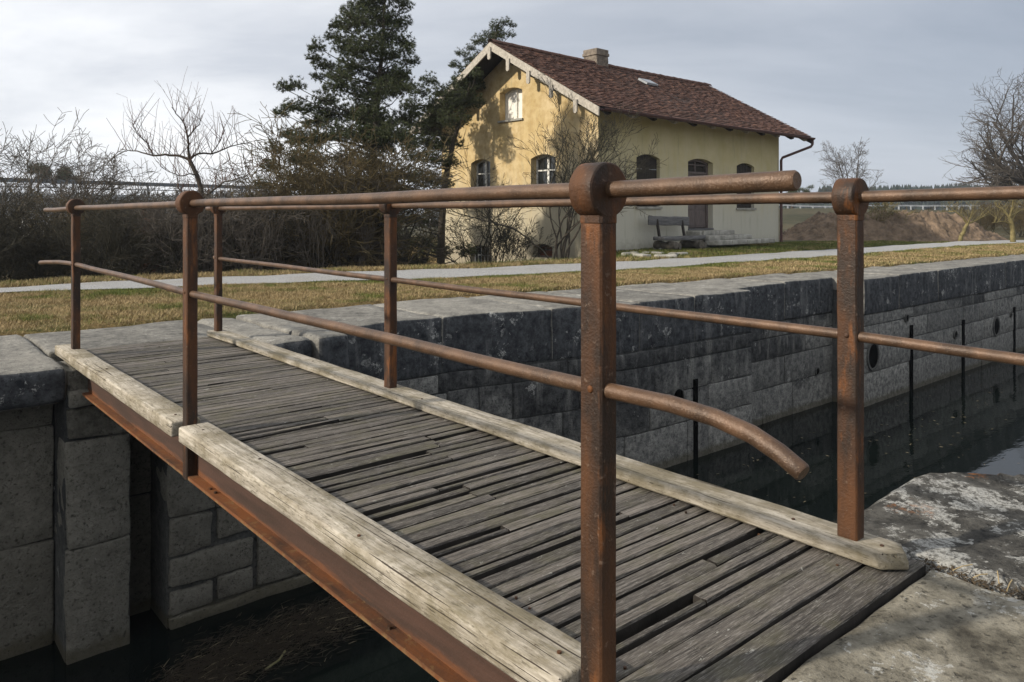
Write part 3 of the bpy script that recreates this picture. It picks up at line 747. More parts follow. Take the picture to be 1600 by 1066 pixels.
# steel beams under both kerbs
def ibeam(vw, s):
    m = MB(); m.box(lx(vw - .006), lx(vw + .006), .95, 5.9, -.188, -.0415)
    m.box(lx(vw - .048), lx(vw + .048), .95, 5.9, -.203, -.1885)
    return m.build('steel_beam', M_beam, fb)
ib = ibeam(1.188, -1); ibeam(2.24, 1)
# bolts on the flange
for u_ in (3.36, 3.30, 1.9):
    m = MB(); m.tube([(lx(1.162), u_, -.189), (lx(1.162), u_, -.181)], .008, 6); m.build('bolt_head', M_rust, ib)
# cross bearers
for u_ in (1.5, 2.4, 3.3, 4.2, 5.1):
    m = MB(); m.box(lx(1.197), lx(2.231), u_ - .03, u_ + .03, -.12, -.043); m.build('cross_bearer', M_beam, fb)
# railing posts
def post(v, u, top_z=1.048, zb=.045, pv=.049, pu=.060, hr=.0575):
    m = MB(); a, b = lx(v - pv / 2), lx(v + pv / 2); y0, y1 = u - pu / 2, u + pu / 2
    nz = 16; rgp = random.Random(int(u * 100 + v * 7))
    ztop = top_z - .02
    ring = []
    pr = [(a + .004, y0), (b - .004, y0), (b, y0 + .004), (b, y1 - .004), (b - .004, y1), (a + .004, y1), (a, y1 - .004), (a, y0 + .004)]
    V = []; F = []
    for i in range(nz + 1):
        z = zb + (ztop - zb) * i / nz; dx, dy = rgp.uniform(-.0007, .0007), rgp.uniform(-.0007, .0007)
        V += [(x + dx, y + dy, z) for x, y in pr]
    for i in range(nz):
        for j in range(8): F.append((i * 8 + j, i * 8 + (j + 1) % 8, (i + 1) * 8 + (j + 1) % 8, (i + 1) * 8 + j))
    F.append(tuple(range(8))[::-1]); m.add(V, F)
    o = fixn(m.build('railing_post', M_rust, fb)); autosmooth(o, 30)
    # forged eye at the head: a thick disc across the rail with a small collar below it
    m = MB(); n = 32; V = []; F = []
    hw = pu / 2 + .001
    prof = [(0.0, -hw - .001), (hr - .0045, -hw - .001), (hr - .001, -hw + .0015), (hr, -hw + .005), (hr, hw - .005), (hr - .001, hw - .0015), (hr - .0045, hw + .001), (0.0, hw + .001)]
    cx = (a + b) / 2
    for i in range(n):
        t = 2 * math.pi * i / n
        wob = 1 + .012 * math.sin(3 * t + u) + .010 * math.sin(7 * t)
        for r_, y_ in prof: V.append((cx + r_ * wob * math.cos(t), u + y_, top_z + r_ * wob * math.sin(t)))
    k_ = len(prof)
    for i in range(n):
        for j in range(k_ - 1): F.append((i * k_ + j, i * k_ + j + 1, ((i + 1) % n) * k_ + j + 1, ((i + 1) % n) * k_ + j))
    m.add(V, F)
    c0, c1 = a - .0015, b + .0015; zc_ = top_z - hr * .86
    m.box(c0, c1, y0 - .0015, y1 + .0015, zc_ - .022, zc_ + .010, .005)
    h = fixn(m.build('post_eye', M_rust, o)); autosmooth(h, 22)
    for yy in (0,):
        m = MB(); V = []; F = []
        cz = .643
        for j in range(5):
            ph = j / 4 * math.pi / 2
            for i in range(10):
                t = 2 * math.pi * i / 10; V.append((a - .004 * math.sin(ph), u + .008 * math.cos(ph) * math.cos(t), cz + .008 * math.cos(ph) * math.sin(t)))
        for j in range(4):
            for i in range(10): F.append((j * 10 + i, j * 10 + (i + 1) % 10, (j + 1) * 10 + (i + 1) % 10, (j + 1) * 10 + i))
        m.add(V, F); m.build('rivet', M_rust, o, True)
    return o
RZ, MZ = 1.048, .643
p = post(1.160, 1.085, RZ, -.10); post(1.160, 3.620, RZ, -.205); post(1.175, 6.10, RZ, -.06)
post(2.232, 1.075, RZ, .040); post(2.232, 3.640, RZ, .040); post(2.236, 6.29, RZ, -.02)
# rails: slightly wavy old round bars
def rail(pts, r, name='handrail'):
    out_ = []; g_ = random.Random(int(pts[0][0] * 1000) + len(pts))
    P = [Vector((lx(a), b, c)) for a, b, c in pts]
    for i in range(len(P) - 1):
        k_ = max(2, int((P[i + 1] - P[i]).length / .08))
        for t in range(k_): out_.append(P[i].lerp(P[i + 1], t / k_))
    out_.append(P[-1]); ph = g_.uniform(0, 9)
    out_ = [q + Vector((noise.noise(Vector((q.y * 1.1, ph, 0))) * .006, 0, noise.noise(Vector((q.y * 1.1, ph, 7))) * .006)) for q in out_]
    # rounded ends
    d0 = (out_[0] - out_[1]).normalized(); d1 = (out_[-1] - out_[-2]).normalized()
    pts_ = [out_[0] + d0 * .004] + out_ + [out_[-1] + d1 * .004]; rs = [r * .82] + [r * (1 + .02 * noise.noise(Vector((q.y * 7, ph, 3)))) for q in out_] + [r * .82]
    m = MB(); m.tube(pts_, r, 16, True, rs); o = fixn(m.build(name, M_rail, fb)); autosmooth(o, 50); return o
rail([(1.16, .652, RZ + .006), (1.16, 1.085, RZ), (1.16, 3.62, RZ - .004), (1.175, 6.1, RZ - .012), (1.175, 7.22, RZ - .018)], .0172)
rail([(1.150, .632, .586), (1.153, .672, .606), (1.156, .725, .6245), (1.158, .80, .638), (1.16, .90, .644), (1.16, 1.085, MZ), (1.16, 3.62, MZ - .006), (1.175, 6.1, MZ), (1.16, 6.6, MZ - .006), (1.13, 6.95, MZ - .02), (1.11, 7.05, MZ - .028)], .0160, 'middle_rail')
rail([(2.232, .46, RZ + .010), (2.232, 1.075, RZ), (2.232, 3.64, RZ - .006), (2.236, 6.29, RZ - .005), (2.236, 6.55, RZ - .005)], .0172)
rail([(2.232, .46, MZ - .012), (2.232, 1.075, MZ - .002), (2.232, 3.64, MZ - .005), (2.236, 6.29, MZ - .006), (2.236, 6.38, MZ)], .0155, 'middle_rail')

# floating reed raft
g = random.Random(31); V = []; F = []
for i in range(4200):
    a_ = g.uniform(0, 1); bb = g.gauss(0, .16)
    cx_ = -2.15 + a_ * .95; cy_ = 4.80 + a_ * .98
    x = cx_ + bb * .75 + g.gauss(0, .05); y = cy_ - bb * .6 + g.gauss(0, .05)
    if abs(bb) > .36 * (math.sin(math.pi * min(1, max(0, a_))) + .35): continue
    t = g.gauss(.75, .6); l = g.uniform(.02, .12); w_ = g.uniform(.0012, .0032); z = WZ + .004 + abs(g.gauss(0, .010)); dz = g.gauss(0, .012)
    n = len(V); c_, s_ = math.cos(t), math.sin(t)
    V += [(x - s_ * w_, y + c_ * w_, z), (x + s_ * w_, y - c_ * w_, z), (x + c_ * l, y + s_ * l, max(WZ + .002, z + dz)), (x + c_ * l * .5, y + s_ * l * .5, z + w_ * 2 + dz / 2)]
    F += [(n, n + 1, n + 2), (n, n + 3, n + 2), (n + 1, n + 3, n + 2)]
tag(obj('floating_reeds', V, F, M_straw), 'raft of dead reeds floating on the dark water under the bridge', 'reeds', kind='stuff')
g = random.Random(77); V = []; F = []
for i in range(420):
    v_ = g.uniform(3, 22); u_ = 5.3 - abs(g.gauss(0, 1.1)) ; p = W(v_, u_, WZ + .003); a = g.uniform(0, 3.1); l = g.uniform(.006, .035); w_ = l * g.uniform(.12, .6); n = len(V); c_, s_ = math.cos(a), math.sin(a)
    V += [(p.x - c_ * l, p.y - s_ * l, p.z), (p.x + s_ * w_, p.y - c_ * w_, p.z + .002), (p.x + c_ * l, p.y + s_ * l, p.z), (p.x - s_ * w_, p.y + c_ * w_, p.z + .001)]; F.append((n, n + 1, n + 2, n + 3))
tag(obj('floating_leaves', V, F, simple('floating_leaf', (.05, .04, .025), (.20, .17, .11), 9)), 'small dead leaves floating along the foot of the lock wall', 'leaves', kind='stuff')
m = MB(); m.tube([(0, 0, 0), (.06, .10, .004), (.07, .20, .006)], .007, 7); o = m.build('reed_stalk', simple('pale_reed', (.14, .13, .06), (.22, .20, .10), 30)); o.location = (-1.60, 4.98, WZ + .014)
tag(o, 'pale broken reed stalk lying on the floating reed raft', 'reed')

# ================================================================== HOUSE
LEN, WID = 8.6, 6.07
EZ = 3.657            # wall height at the eaves
PITCH = .556
hs = thing('house', 'old ochre plastered lock keeper house with red tiled gable roof', 'house', HC, AH)
def hg(px, py):       # pixel on the gable plane (local x = 0) -> (y, z)
    r = (px - 800) / 1200; w_ = (2.048 - 18.2 * r) / (.6797 + .7335 * r); Y = 18.2 + .7335 * w_; return w_, 1 - (py - 334) * Y / 1200
def hl(px, py):       # pixel on the long wall (local y = 0) -> (x, z)
    r = (px - 800) / 1200; t = (18.2 * r - 2.048) / (.7335 - .6797 * r); Y = 18.2 + .6797 * t; return t, 1 - (py - 334) * Y / 1200
def arch(a0, a1, z0, z1, rise, n=10):
    """outline of an opening with a segmental arch, counter-clockwise from bottom left; z1 = crown"""
    p = [(a0, z0), (a1, z0)]
    for i in range(n + 1):
        t = i / n; x = a1 + (a0 - a1) * t; p.append((x, z1 - rise * (2 * t - 1) ** 2))
    return p
OPEN_L = []; OPEN_G = []
a, zt = hl(994.5, 241); b, _ = hl(1031, 241); _, zb = hl(1012, 323); c_, zt = hl(1012, 241)
OPEN_L.append(('w', a, b, zb, zt))
a, _ = hl(1075, 0); b, _ = hl(1114, 0); _, zt = hl(1094, 248); _, zb = hl(1094, 357)
OPEN_L.append(('d', a, b, zb, zt)); DOOR = (a, b, zb, zt)
a, _ = hl(1151, 0); b, _ = hl(1178.5, 0); _, zt = hl(1164, 255); _, zb = hl(1164, 325)
OPEN_L.append(('w', a, b, zb, zt))
for px0, px1, yt, yb in ((781, 816, 137, 187), (829.5, 868, 241, 318), (736, 766, 249, 318), (735, 765, 383, 416), (832, 863, 381, 403)):
    a, _ = hg(px0, 0); b, _ = hg(px1, 0); _, zt = hg((px0 + px1) / 2, yt); _, zb = hg((px0 + px1) / 2, yb)
    OPEN_G.append((min(a, b), max(a, b), zb, zt))
BASE = -1.6
def wall_with_holes(outer, holes, to3, dep, name, m, inward):
    loops = [outer] + holes; polys = [[Vector((p[0], p[1], 0)) for p in q] for q in loops]
    tri = tessellate_polygon(polys); flat = [p for q in loops for p in q]
    V = [to3(p[0], p[1], 0) for p in flat]; F = [tuple(t) for t in tri]
    for h_ in holes:
        n = len(h_); b0 = len(V); V += [to3(p[0], p[1], 0) for p in h_]; V += [to3(p[0], p[1], dep) for p in h_]
        F += [(b0 + i, b0 + (i + 1) % n, b0 + n + (i + 1) % n, b0 + n + i) for i in range(n)]
    return obj(name, V, F, m, hs)
archL = [arch(a, b, z0, z1, .10) for _, a, b, z0, z1 in OPEN_L]
archG = [arch(a, b, z0, z1, .10) for a, b, z0, z1 in OPEN_G]
RID = EZ + WID / 2 * PITCH
wall_with_holes([(0, BASE), (LEN, BASE), (LEN, EZ), (0, EZ)], archL, lambda a, z, d: (a, d, z), .24, 'wall', M_plaster2, 1)
wall_with_holes([(0, BASE), (WID, BASE), (WID, EZ), (WID / 2, RID), (0, EZ)], archG, lambda a, z, d: (d, a, z), .24, 'wall', M_plaster, 1)
m = MB(); m.add([(LEN, 0, BASE), (LEN, WID, BASE), (LEN, WID, EZ), (LEN, WID / 2, RID), (LEN, 0, EZ)], [(0, 1, 2, 3, 4)]); m.build('wall', M_plaster2, hs)
m = MB(); m.add([(0, WID, BASE), (LEN, WID, BASE), (LEN, WID, EZ), (0, WID, EZ)], [(0, 3, 2, 1)]); m.build('wall', M_plaster2, hs)
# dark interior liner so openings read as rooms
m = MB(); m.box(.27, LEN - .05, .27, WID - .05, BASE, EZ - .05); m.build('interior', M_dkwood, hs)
# windows. P maps (along, z, depth) to house coordinates
PL = lambda a, z, d: (a, d, z)
PG = lambda a, z, d: (d, a, z)
def bar(m, P, a0, a1, z0, z1, d0, d1):
    q = [P(a, z, d) for a in (a0, a1) for z in (z0, z1) for d in (d0, d1)]
    xs = sorted({round(p[0], 6) for p in q}); ys = sorted({round(p[1], 6) for p in q}); zs = sorted({round(p[2], 6) for p in q})
    m.box(xs[0], xs[-1], ys[0], ys[-1], zs[0], zs[-1])
def archbar(m, P, a0, a1, z1, rise, th, d0, d1, n=10):
    for i in range(n):
        t0, t1 = i / n, (i + 1) / n; x0 = a0 + (a1 - a0) * t0; x1 = a0 + (a1 - a0) * t1
        za = z1 - rise * (2 * t0 - 1) ** 2; zb_ = z1 - rise * (2 * t1 - 1) ** 2
        q = [P(x0, za - th, d0), P(x1, zb_ - th, d0), P(x1, zb_, d0), P(x0, za, d0), P(x0, za - th, d1), P(x1, zb_ - th, d1), P(x1, zb_, d1), P(x0, za, d1)]
        m.add(q, [(0, 1, 2, 3), (7, 6, 5, 4), (0, 4, 5, 1), (3, 2, 6, 7)])
def panel(P, a0, a1, z0, z1, rise, d, name, mt, parent):
    p = arch(a0, a1, z0, z1, rise); 
    return fixn(obj(name, [P(x, z, d) for x, z in p] + [P(x, z, d + .02) for x, z in p], [tuple(range(len(p))), tuple(range(2 * len(p) - 1, len(p) - 1, -1))] + [(i, (i + 1) % len(p), len(p) + (i + 1) % len(p), len(p) + i) for i in range(len(p))], mt, parent))
def window(P, a0, a1, z0, z1, d, frame_m, pane_m, mull=True, trans=.68, sill=True, rise=.10, label=None):
    m = MB(); t = .045
    bar(m, P, a0, a0 + t, z0, z1 - rise, d, d + .05); bar(m, P, a1 - t, a1, z0, z1 - rise, d, d + .05)
    bar(m, P, a0, a1, z0, z0 + t, d, d + .05); archbar(m, P, a0, a1, z1, rise, t, d, d + .05)
    o = fixn(m.build('window', frame_m, hs))
    if label: o['label'] = label
    pn_ = panel(P, a0 + t * .5, a1 - t * .5, z0 + t * .5, z1 - t * .5, rise, d + .03, 'pane', pane_m, o)
    m = MB(); mid = (a0 + a1) / 2
    if mull: bar(m, P, mid - .035, mid + .035, z0 + t, z1 - t, d - .008, d + .028)
    if trans:
        zz = z0 + (z1 - z0) * trans; bar(m, P, a0 + t, a1 - t, zz - .018, zz + .018, d, d + .028)
        if trans > .6: zz = z0 + (z1 - z0) * .34; bar(m, P, a0 + t, a1 - t, zz - .014, zz + .014, d, d + .028)
    if m.v: fixn(m.build('glazing_bar', frame_m, o))
    if sill: m = MB(); bar(m, P, a0 - .04, a1 + .04, z0 - .05, z0, -.05, d + .02); fixn(m.build('sill', M_step, o))
    return o
a0, a1, z0, z1 = OPEN_G[0]; window(PG, a0, a1, z0, z1, .20, M_white, M_curtain, True, 0, label='upper gable window with white blinds drawn')
a0, a1, z0, z1 = OPEN_G[1]; window(PG, a0, a1, z0, z1, .20, M_white, M_glass, label='white framed casement in the gable, right one')
a0, a1, z0, z1 = OPEN_G[2]; window(PG, a0, a1, z0, z1, .20, M_white, M_glass, label='white framed casement in the gable, left one')
a0, a1, z0, z1 = OPEN_G[3]; o = window(PG, a0, a1, z0, z1, .18, M_grey, M_glass, False, .5, False, label='barred cellar window')
m = MB()
for i in range(6): x_ = a0 + (a1 - a0) * (i + .5) / 6; m.tube([PG(x_, z0 + .02, .12), PG(x_, z1 - .06, .12)], .010, 6)
m.build('window_bar', M_grey, o)
a0, a1, z0, z1 = OPEN_G[4]; window(PG, a0, a1, z0, z1, .20, M_door, M_panelred, False, .55, False, label='cellar opening closed with red-brown board')
# shuttered windows of the long wall
def shuttered(a0, a1, z0, z1, lab):
    d = .10; o = panel(PL, a0, a1, z0, z1, .10, d + .03, 'window', M_dkwood, hs); o['label'] = lab
    n = 6
    for i in range(n):
        x0 = a0 + (a1 - a0) * i / n + .004; x1 = a0 + (a1 - a0) * (i + 1) / n - .004
        f = lambda x: z1 - .10 * (2 * (x - a0) / (a1 - a0) - 1) ** 2 - .015
        m = MB(); m.add([PL(x0, z0 + .01, d), PL(x1, z0 + .01, d), PL(x1, f(x1), d), PL(x0, f(x0), d), PL(x0, z0 + .01, d + .025), PL(x1, z0 + .01, d + .025), PL(x1, f(x1), d + .025), PL(x0, f(x0), d + .025)],
                        [(0, 1, 2, 3), (7, 6, 5, 4), (0, 4, 5, 1), (3, 2, 6, 7), (0, 3, 7, 4), (1, 5, 6, 2)]); fixn(m.build('shutter_board', M_dkwood, o))
    for zz in (z0 + (z1 - z0) * .30, z0 + (z1 - z0) * .72):
        for xa, xb in ((a0 + .01, a0 + (a1 - a0) * .34), (a1 - (a1 - a0) * .34, a1 - .01)):
            m = MB(); m.box(xa, xb, d - .010, d - .002, zz - .012, zz + .012); m.build('hinge_strap', M_galv, o)
    m = MB(); bar(m, PL, a0 - .05, a1 + .05, z0 - .055, z0, -.05, d + .03); m.build('sill', M_step, o)
_, a, b, z0, z1 = OPEN_L[0]; shuttered(a, b, z0, z1, 'closed black shutters of the window above the bench')
_, a, b, z0, z1 = OPEN_L[2]; shuttered(a, b, z0, z1, 'closed black shutters of the window by the downpipe')
# door
a, b, z0, z1 = DOOR; d = .20
dm = MB(); bar(dm, PL, a, a + .07, z0, z1 - .10, d - .04, d + .03); bar(dm, PL, b - .07, b, z0, z1 - .10, d - .04, d + .03); archbar(dm, PL, a, b, z1, .10, .07, d - .04, d + .03)
dr = fixn(dm.build('door', M_door, hs)); zl = z0 + (z1 - z0) * .80
panel(PL, a + .05, b - .05, z0, z1 - .05, .09, d + .03, 'door_back', M_dkwood, dr)
m = MB(); bar(m, PL, a + .07, b - .07, zl - .03, zl + .03, d - .03, d + .03); fixn(m.build('transom', M_door, dr))
m = MB(); bar(m, PL, (a + b) / 2 - .025, (a + b) / 2 + .025, zl + .03, z1 - .07, d - .02, d + .03); bar(m, PL, a + .07, b - .07, zl + .20, zl + .235, d - .02, d + .03); m.build('glazing_bar', M_door, dr)
for x0, x1 in ((a + .075, (a + b) / 2 - .004), ((a + b) / 2 + .004, b - .075)):
    for q0, q1 in ((.03, .30), (.34, .62), (.66, .97)):
        hh = zl - .03 - z0 - .02
        m = MB(); m.box(x0 + .05, x1 - .05, d - .012, d + .01, z0 + .02 + hh * q0, z0 + .02 + hh * q1, .006); m.build('door_panel', M_door, dr)
    m = MB(); m.box(x0, x1, d - .002, d + .025, z0 + .02, zl - .03); m.build('door_leaf', M_door, dr)
m = MB(); m.tube([((a + b) / 2 + .04, d - .03, z0 + .85), ((a + b) / 2 + .12, d - .035, z0 + .85)], .010, 6); m.build('handle', M_galv, dr)
m = MB(); m.box(a - .01, b + .01, -.03, d + .03, z0 - .045, z0, .008); m.build('threshold', M_grwood, dr)
# entrance steps
st = MB(); st.box(a - .10, b + .40, -.45, -.004, -.15, z0 - .06, .015); steps = st.build('entrance_steps', M_step, hs)
x_ = a - .05
for i, (xa, xb, ya, zt_) in enumerate(((a - .02, b + .30, -.50, z0 - .05), (a - .30, b + .62, -.85, z0 - .17), (a - .42, b + 1.35, -1.15, z0 - .29))):
    n = 2 + i
    for j in range(n):
        xx0 = xa + (xb - xa) * j / n + .006; xx1 = xa + (xb - xa) * (j + 1) / n - .006
        o = rough_block('step_stone', xx0, xx1, ya, -.46 + .0 if i == 0 else ya + .36, zt_ - .125, zt_, M_step, steps, .018, .010, .15, 50 + i * 7 + j, 3, True)
# roof
OH, EV = .73, .63
def roofz(y): return EZ + .10 + min(y, WID - y) * PITCH
nx_ = LEN + OH + .80
for side in (0, 1):
    f = (lambda y: y) if side == 0 else (lambda y: WID - y)
    m = MB(); yA, yB = f(-EV), WID / 2
    for q in range(1):
        V = [(-OH, yA, roofz(-EV) - .05), (LEN + .80, yA, roofz(-EV) - .05), (LEN + .80, yB, RID + .10 - .05), (-OH, yB, RID + .10 - .05)]
        V += [(x, y, z + .045) for x, y, z in V]
        m.add(V, [(0, 1, 2, 3), (7, 6, 5, 4), (0, 4, 5, 1), (1, 5, 6, 2), (2, 6, 7, 3), (3, 7, 4, 0)])
    r_ = fixn(m.build('roof', M_dkwood, hs))
    # tiles
    g = random.Random(40 + side); sl_ = math.hypot(WID / 2 + EV, (WID / 2 + EV) * PITCH); rows = 31; per = 66
    V = []; F = []
    ca = 1 / math.hypot(1, PITCH); sa = PITCH * ca
    sag = lambda x: -.035 * math.sin(math.pi * (x + OH) / (LEN + OH + .8)) 
    for i in range(rows):
        s0 = sl_ * i / rows - .02; s1 = sl_ * (i + 1) / rows + .06
        for j in range(per + (i % 2)):
            wt = (LEN + OH + .80) / per; xa = -OH + wt * (j - .5 * (i % 2)) + g.uniform(-.004, .004); xb = xa + wt - .008
            xa = max(xa, -OH - .01); xb = min(xb, LEN + .81)
            if xb - xa < .03: continue
            lift = .042 + g.uniform(-.006, .010); sk = g.uniform(-.012, .012); 
            q = []
            for (x, s_, h) in ((xa, s0 + sk, lift), (xb, s0 + sk + g.uniform(-.004, .004), lift), (xb, s1, .006), (xa, s1, .006)):
                y = -EV + s_ * ca - h * sa; z = roofz(-EV) + s_ * sa + h * ca + sag(x)
                q.append((x, y if side == 0 else WID - y, z))
            qb = [(x, y, z - .016) for x, y, z in q[:2]]
            n = len(V); V += q + qb; F += [(n, n + 1, n + 2, n + 3), (n + 4, n + 5, n + 1, n), (n, n + 3, n + 4), (n + 1, n + 5, n + 2)]
    o = obj('roof_tiles', V, F, M_tile, r_); o['kind'] = 'stuff'
    if side == 0: roof_r = r_
V = []; F = []; n = 8
for i in range(n + 1):
    t = math.pi * i / n; rr = .085
    for x in (-.19, .17): V.append((x, rr * (1.12 if x < 0 else 1) * math.cos(t), rr * (1.12 if x < 0 else 1) * math.sin(t)))
for i in range(n): F.append((2 * i, 2 * i + 1, 2 * i + 3, 2 * i + 2))
rt = obj('ridge_tile', V, F, M_tile, roof_r); first = True
k_ = 28
for i in range(k_):
    o = rt if i == 0 else rt.copy()
    if i: C.objects.link(o)
    x = -OH + .17 + (LEN + OH + .8 - .3) * i / (k_ - 1); o.location = (x, WID / 2, RID + .105 + (-.035 * math.sin(math.pi * (x + OH) / nx_))); o.rotation_euler = (0, rnd.uniform(-.03, .03), 0)
# bargeboards, purlin ends, rafter tails, gutter, downpipe
for side in (0, 1):
    s_ = 1 if side == 0 else -1; f = lambda y: y if side == 0 else WID - y
    m = MB(); q = []
    for y, dz in ((-EV - .03, .02), (WID / 2, .02), (WID / 2, -.19), (-EV - .03, -.18)): q.append((f(y), roofz(-EV) + (y + EV) * PITCH + dz - .015))
    m.prism(q, 'x', -OH - .035, -OH + .005); fixn(m.build('bargeboard', M_board, hs))
    m = MB(); m.prism(q, 'x', LEN + .80, LEN + .83); fixn(m.build('bargeboard', M_dkwood, hs))
def purlin(y):
    zt_ = roofz(y) - .20; m = MB(); 
    m.box(-OH - .03, .1, y - .07, y + .07, zt_ - .06, zt_ + .10); 
    m.box(-OH + .01, .05, y - .062, y + .062, zt_ + .10, zt_ + .14)
    fixn(m.build('purlin', M_dkwood, hs))
    m = MB(); w_ = .055; pts = [(y - w_, zt_ + .06), (y - w_, zt_ - .20)] + [(y - w_ * math.cos(math.pi * i / 8), zt_ - .20 - w_ * math.sin(math.pi * i / 8)) for i in range(1, 8)] + [(y + w_, zt_ - .20), (y + w_, zt_ + .06)]
    m.prism(pts, 'x', -OH - .075, -OH - .037); fixn(m.build('purlin_end_board', M_board, hs))
for y in (.02, .80, 1.58, 2.32, WID / 2, WID - 1.35, WID - .02): purlin(y)
for i in range(12):
    x = -.3 + (LEN + .9) * i / 11; m = MB(); z_ = roofz(-EV) - .05
    q = [(0.02, z_ + EV * PITCH - .10), (0.02, z_ + EV * PITCH), (-EV + .02, z_ + .01), (-EV + .02, z_ - .07), (-EV + .10, z_ - .09)]
    m.prism(q, 'x', x - .045, x + .045); fixn(m.build('rafter_tail', M_board if i % 2 else M_dkwood, hs))
m = MB(); zg = roofz(-EV) - .035; pts = []
prof = [(-.075 * math.cos(math.pi * i / 8), -.065 * math.sin(math.pi * i / 8)) for i in range(9)]
V = []; F = []
for x in (-OH + .05, LEN + .86):
    for a_, b_ in prof: V.append((x, -EV - .07 + a_, zg + b_))
    for a_, b_ in prof: V.append((x, -EV - .07 + a_ * .9, zg + b_ * .9 + .004))
for i in range(8): F += [(i, i + 1, 18 + i + 1, 18 + i), (9 + i, 18 + 9 + i, 18 + 10 + i, 10 + i)]
F += [(0, 18, 27, 9), (8, 17, 35, 26), tuple(range(18, 27))]
m.add(V, F); fixn(m.build('gutter', M_gutter, hs))
m = MB(); X_ = LEN + .80
m.tube([(X_, -EV - .07, zg - .05), (X_, -EV - .07, zg - .20), (X_ - .02, -EV - .03, zg - .27), (LEN + .06, -.09, zg - .62), (LEN + .03, -.06, zg - .70), (LEN + .03, -.06, -.15)], .042, 10)
o = m.build('downpipe', M_gutter, hs); autosmooth(o, 60)
for z_ in (.6, 2.1): m = MB(); m.tube([(LEN + .03, -.06, z_), (LEN + .03, -.06, z_ + .03)], .052, 10); m.build('pipe_clip', M_gutter, o)
# chimney
Yr = 0
r = (931 - 800) / 1200; bx, by = None, WID / 2 + .15
# point on the ridge line seen at that pixel
t = (r * (18.2 + .7335 * by) - (2.048 - .6797 * by)) / (.7335 - .6797 * r)
Yc = 18.2 + .7335 * by + .6797 * t; ztop = 1 + (334 - 82) * Yc / 1200
cxx = t; m = MB(); w_ = .26
m.box(cxx - w_, cxx + w_, by - w_, by + w_, RID - .2, ztop - .14, .008)
ch = m.build('chimney', M_brick, hs)
m = MB(); m.box(cxx - w_ - .03, cxx + w_ + .03, by - w_ - .03, by + w_ + .03, ztop - .138, ztop - .05, .01); m.box(cxx - w_ - .01, cxx + w_ + .01, by - w_ - .01, by + w_ + .01, ztop - .05, ztop + .06, .01); m.build('chimney_cap', M_brick, ch)
V = []; g = random.Random(4); m = MB(); zz = RID - .05; row = 0
while zz < ztop - .20:
    for i in range(3):
        o_ = (.5 * (row % 2)) * .17
        x0 = cxx - w_ + i * .175 + o_ * .4; 
        m.box(x0 + .006, min(x0 + .165, cxx + w_), by - w_ - .008, by - w_ + .01, zz + .004, zz + .060)
        m.box(cxx - w_ - .008, cxx - w_ + .01, by - w_ + i * .175 + .006 + o_ * .4, min(by - w_ + i * .175 + .165 + o_ * .4, by + w_), zz + .004, zz + .060)
    zz += .068; row += 1
o = m.build('brickwork', M_brick, ch); o['kind'] = 'stuff'
# skylight
r = (1012 - 800) / 1200
best = None
for yy in np.linspace(0, WID / 2, 200):
    t = (r * (18.2 + .7335 * yy) - (2.048 - .6797 * yy)) / (.7335 - .6797 * r); Yc = 18.2 + .7335 * yy + .6797 * t
    e = abs(334 - 1200 * (roofz(yy) - 1) / Yc - 131)
    if best is None or e < best[0]: best = (e, t, yy)
_, sx_, sy_ = best
def onroof(x, y, h): return (x, y - h * .486, roofz(y) + h * .874)
m = MB(); q = [(sx_ - .27, sy_ - .16), (sx_ + .27, sy_ - .16), (sx_ + .27, sy_ + .16), (sx_ - .27, sy_ + .16)]
m.add([onroof(x, y, .02) for x, y in q] + [onroof(x, y, .075) for x, y in q], [(0, 1, 5, 4), (1, 2, 6, 5), (2, 3, 7, 6), (3, 0, 4, 7), (4, 5, 6, 7)]); skl = fixn(m.build('skylight', M_galv, roof_r))
q = [(x * .86 + sx_ * .14, y * .86 + sy_ * .14) for x, y in q]; m = MB(); m.add([onroof(x, y, .082) for x, y in q], [(0, 1, 2, 3)]); o = m.build('skylight_pane', M_skyglass, roof_r)

# bench in front of the long wall
bx0, _ = hl(992, 0); bx1, _ = hl(1066, 0); gB = .10
Bx = (HC + Vector((.7335 * (bx0 + bx1) / 2 + .6797 * .62, .6797 * (bx0 + bx1) / 2 - .7335 * .62, gB)))
be = thing('bench', 'weathered wooden bench on split logs standing against the house wall', 'bench', Bx, AH)
bl = (bx1 - bx0) / 2 * .90
o = rough_block('seat', -bl, bl, -.20, .16, .24, .335, M_grwood, be, .03, .02, .12, 70, 3, True)
o = rough_block('backrest', -bl - .02, bl * .86, .26, .305, .60, .83, M_grwood, be, .02, .012, .12, 71, 3, True); o.rotation_euler = (0, .02, 0)
for x in (-bl * .62, bl * .55):
    m = MB(); m.prism([(.16, .22), (.21, .22), (.32, .80), (.27, .80)], 'x', x - .03, x + .03); fixn(m.build('back_support', M_dkwood, be))
for x in (-bl * .66, bl * .55):
    m = MB(); pts = [(x + .01 * math.sin(i * 2), -.32 + .62 * i / 6, .12 + .005 * math.cos(i * 3)) for i in range(7)]; m.tube(pts, .13, 12, True, [.10 + .018 * math.sin(i * 1.7 + x) for i in range(7)]); o = m.build('log', M_log, be); autosmooth(o, 50)
    m = MB(); pts = [(x + .20 - .02 * i, -.30 + .55 * i / 5, .09) for i in range(6)]; m.tube(pts, .08, 10, True, [.085, .09, .085, .09, .085, .08]); o = m.build('log', M_log, be); autosmooth(o, 50)
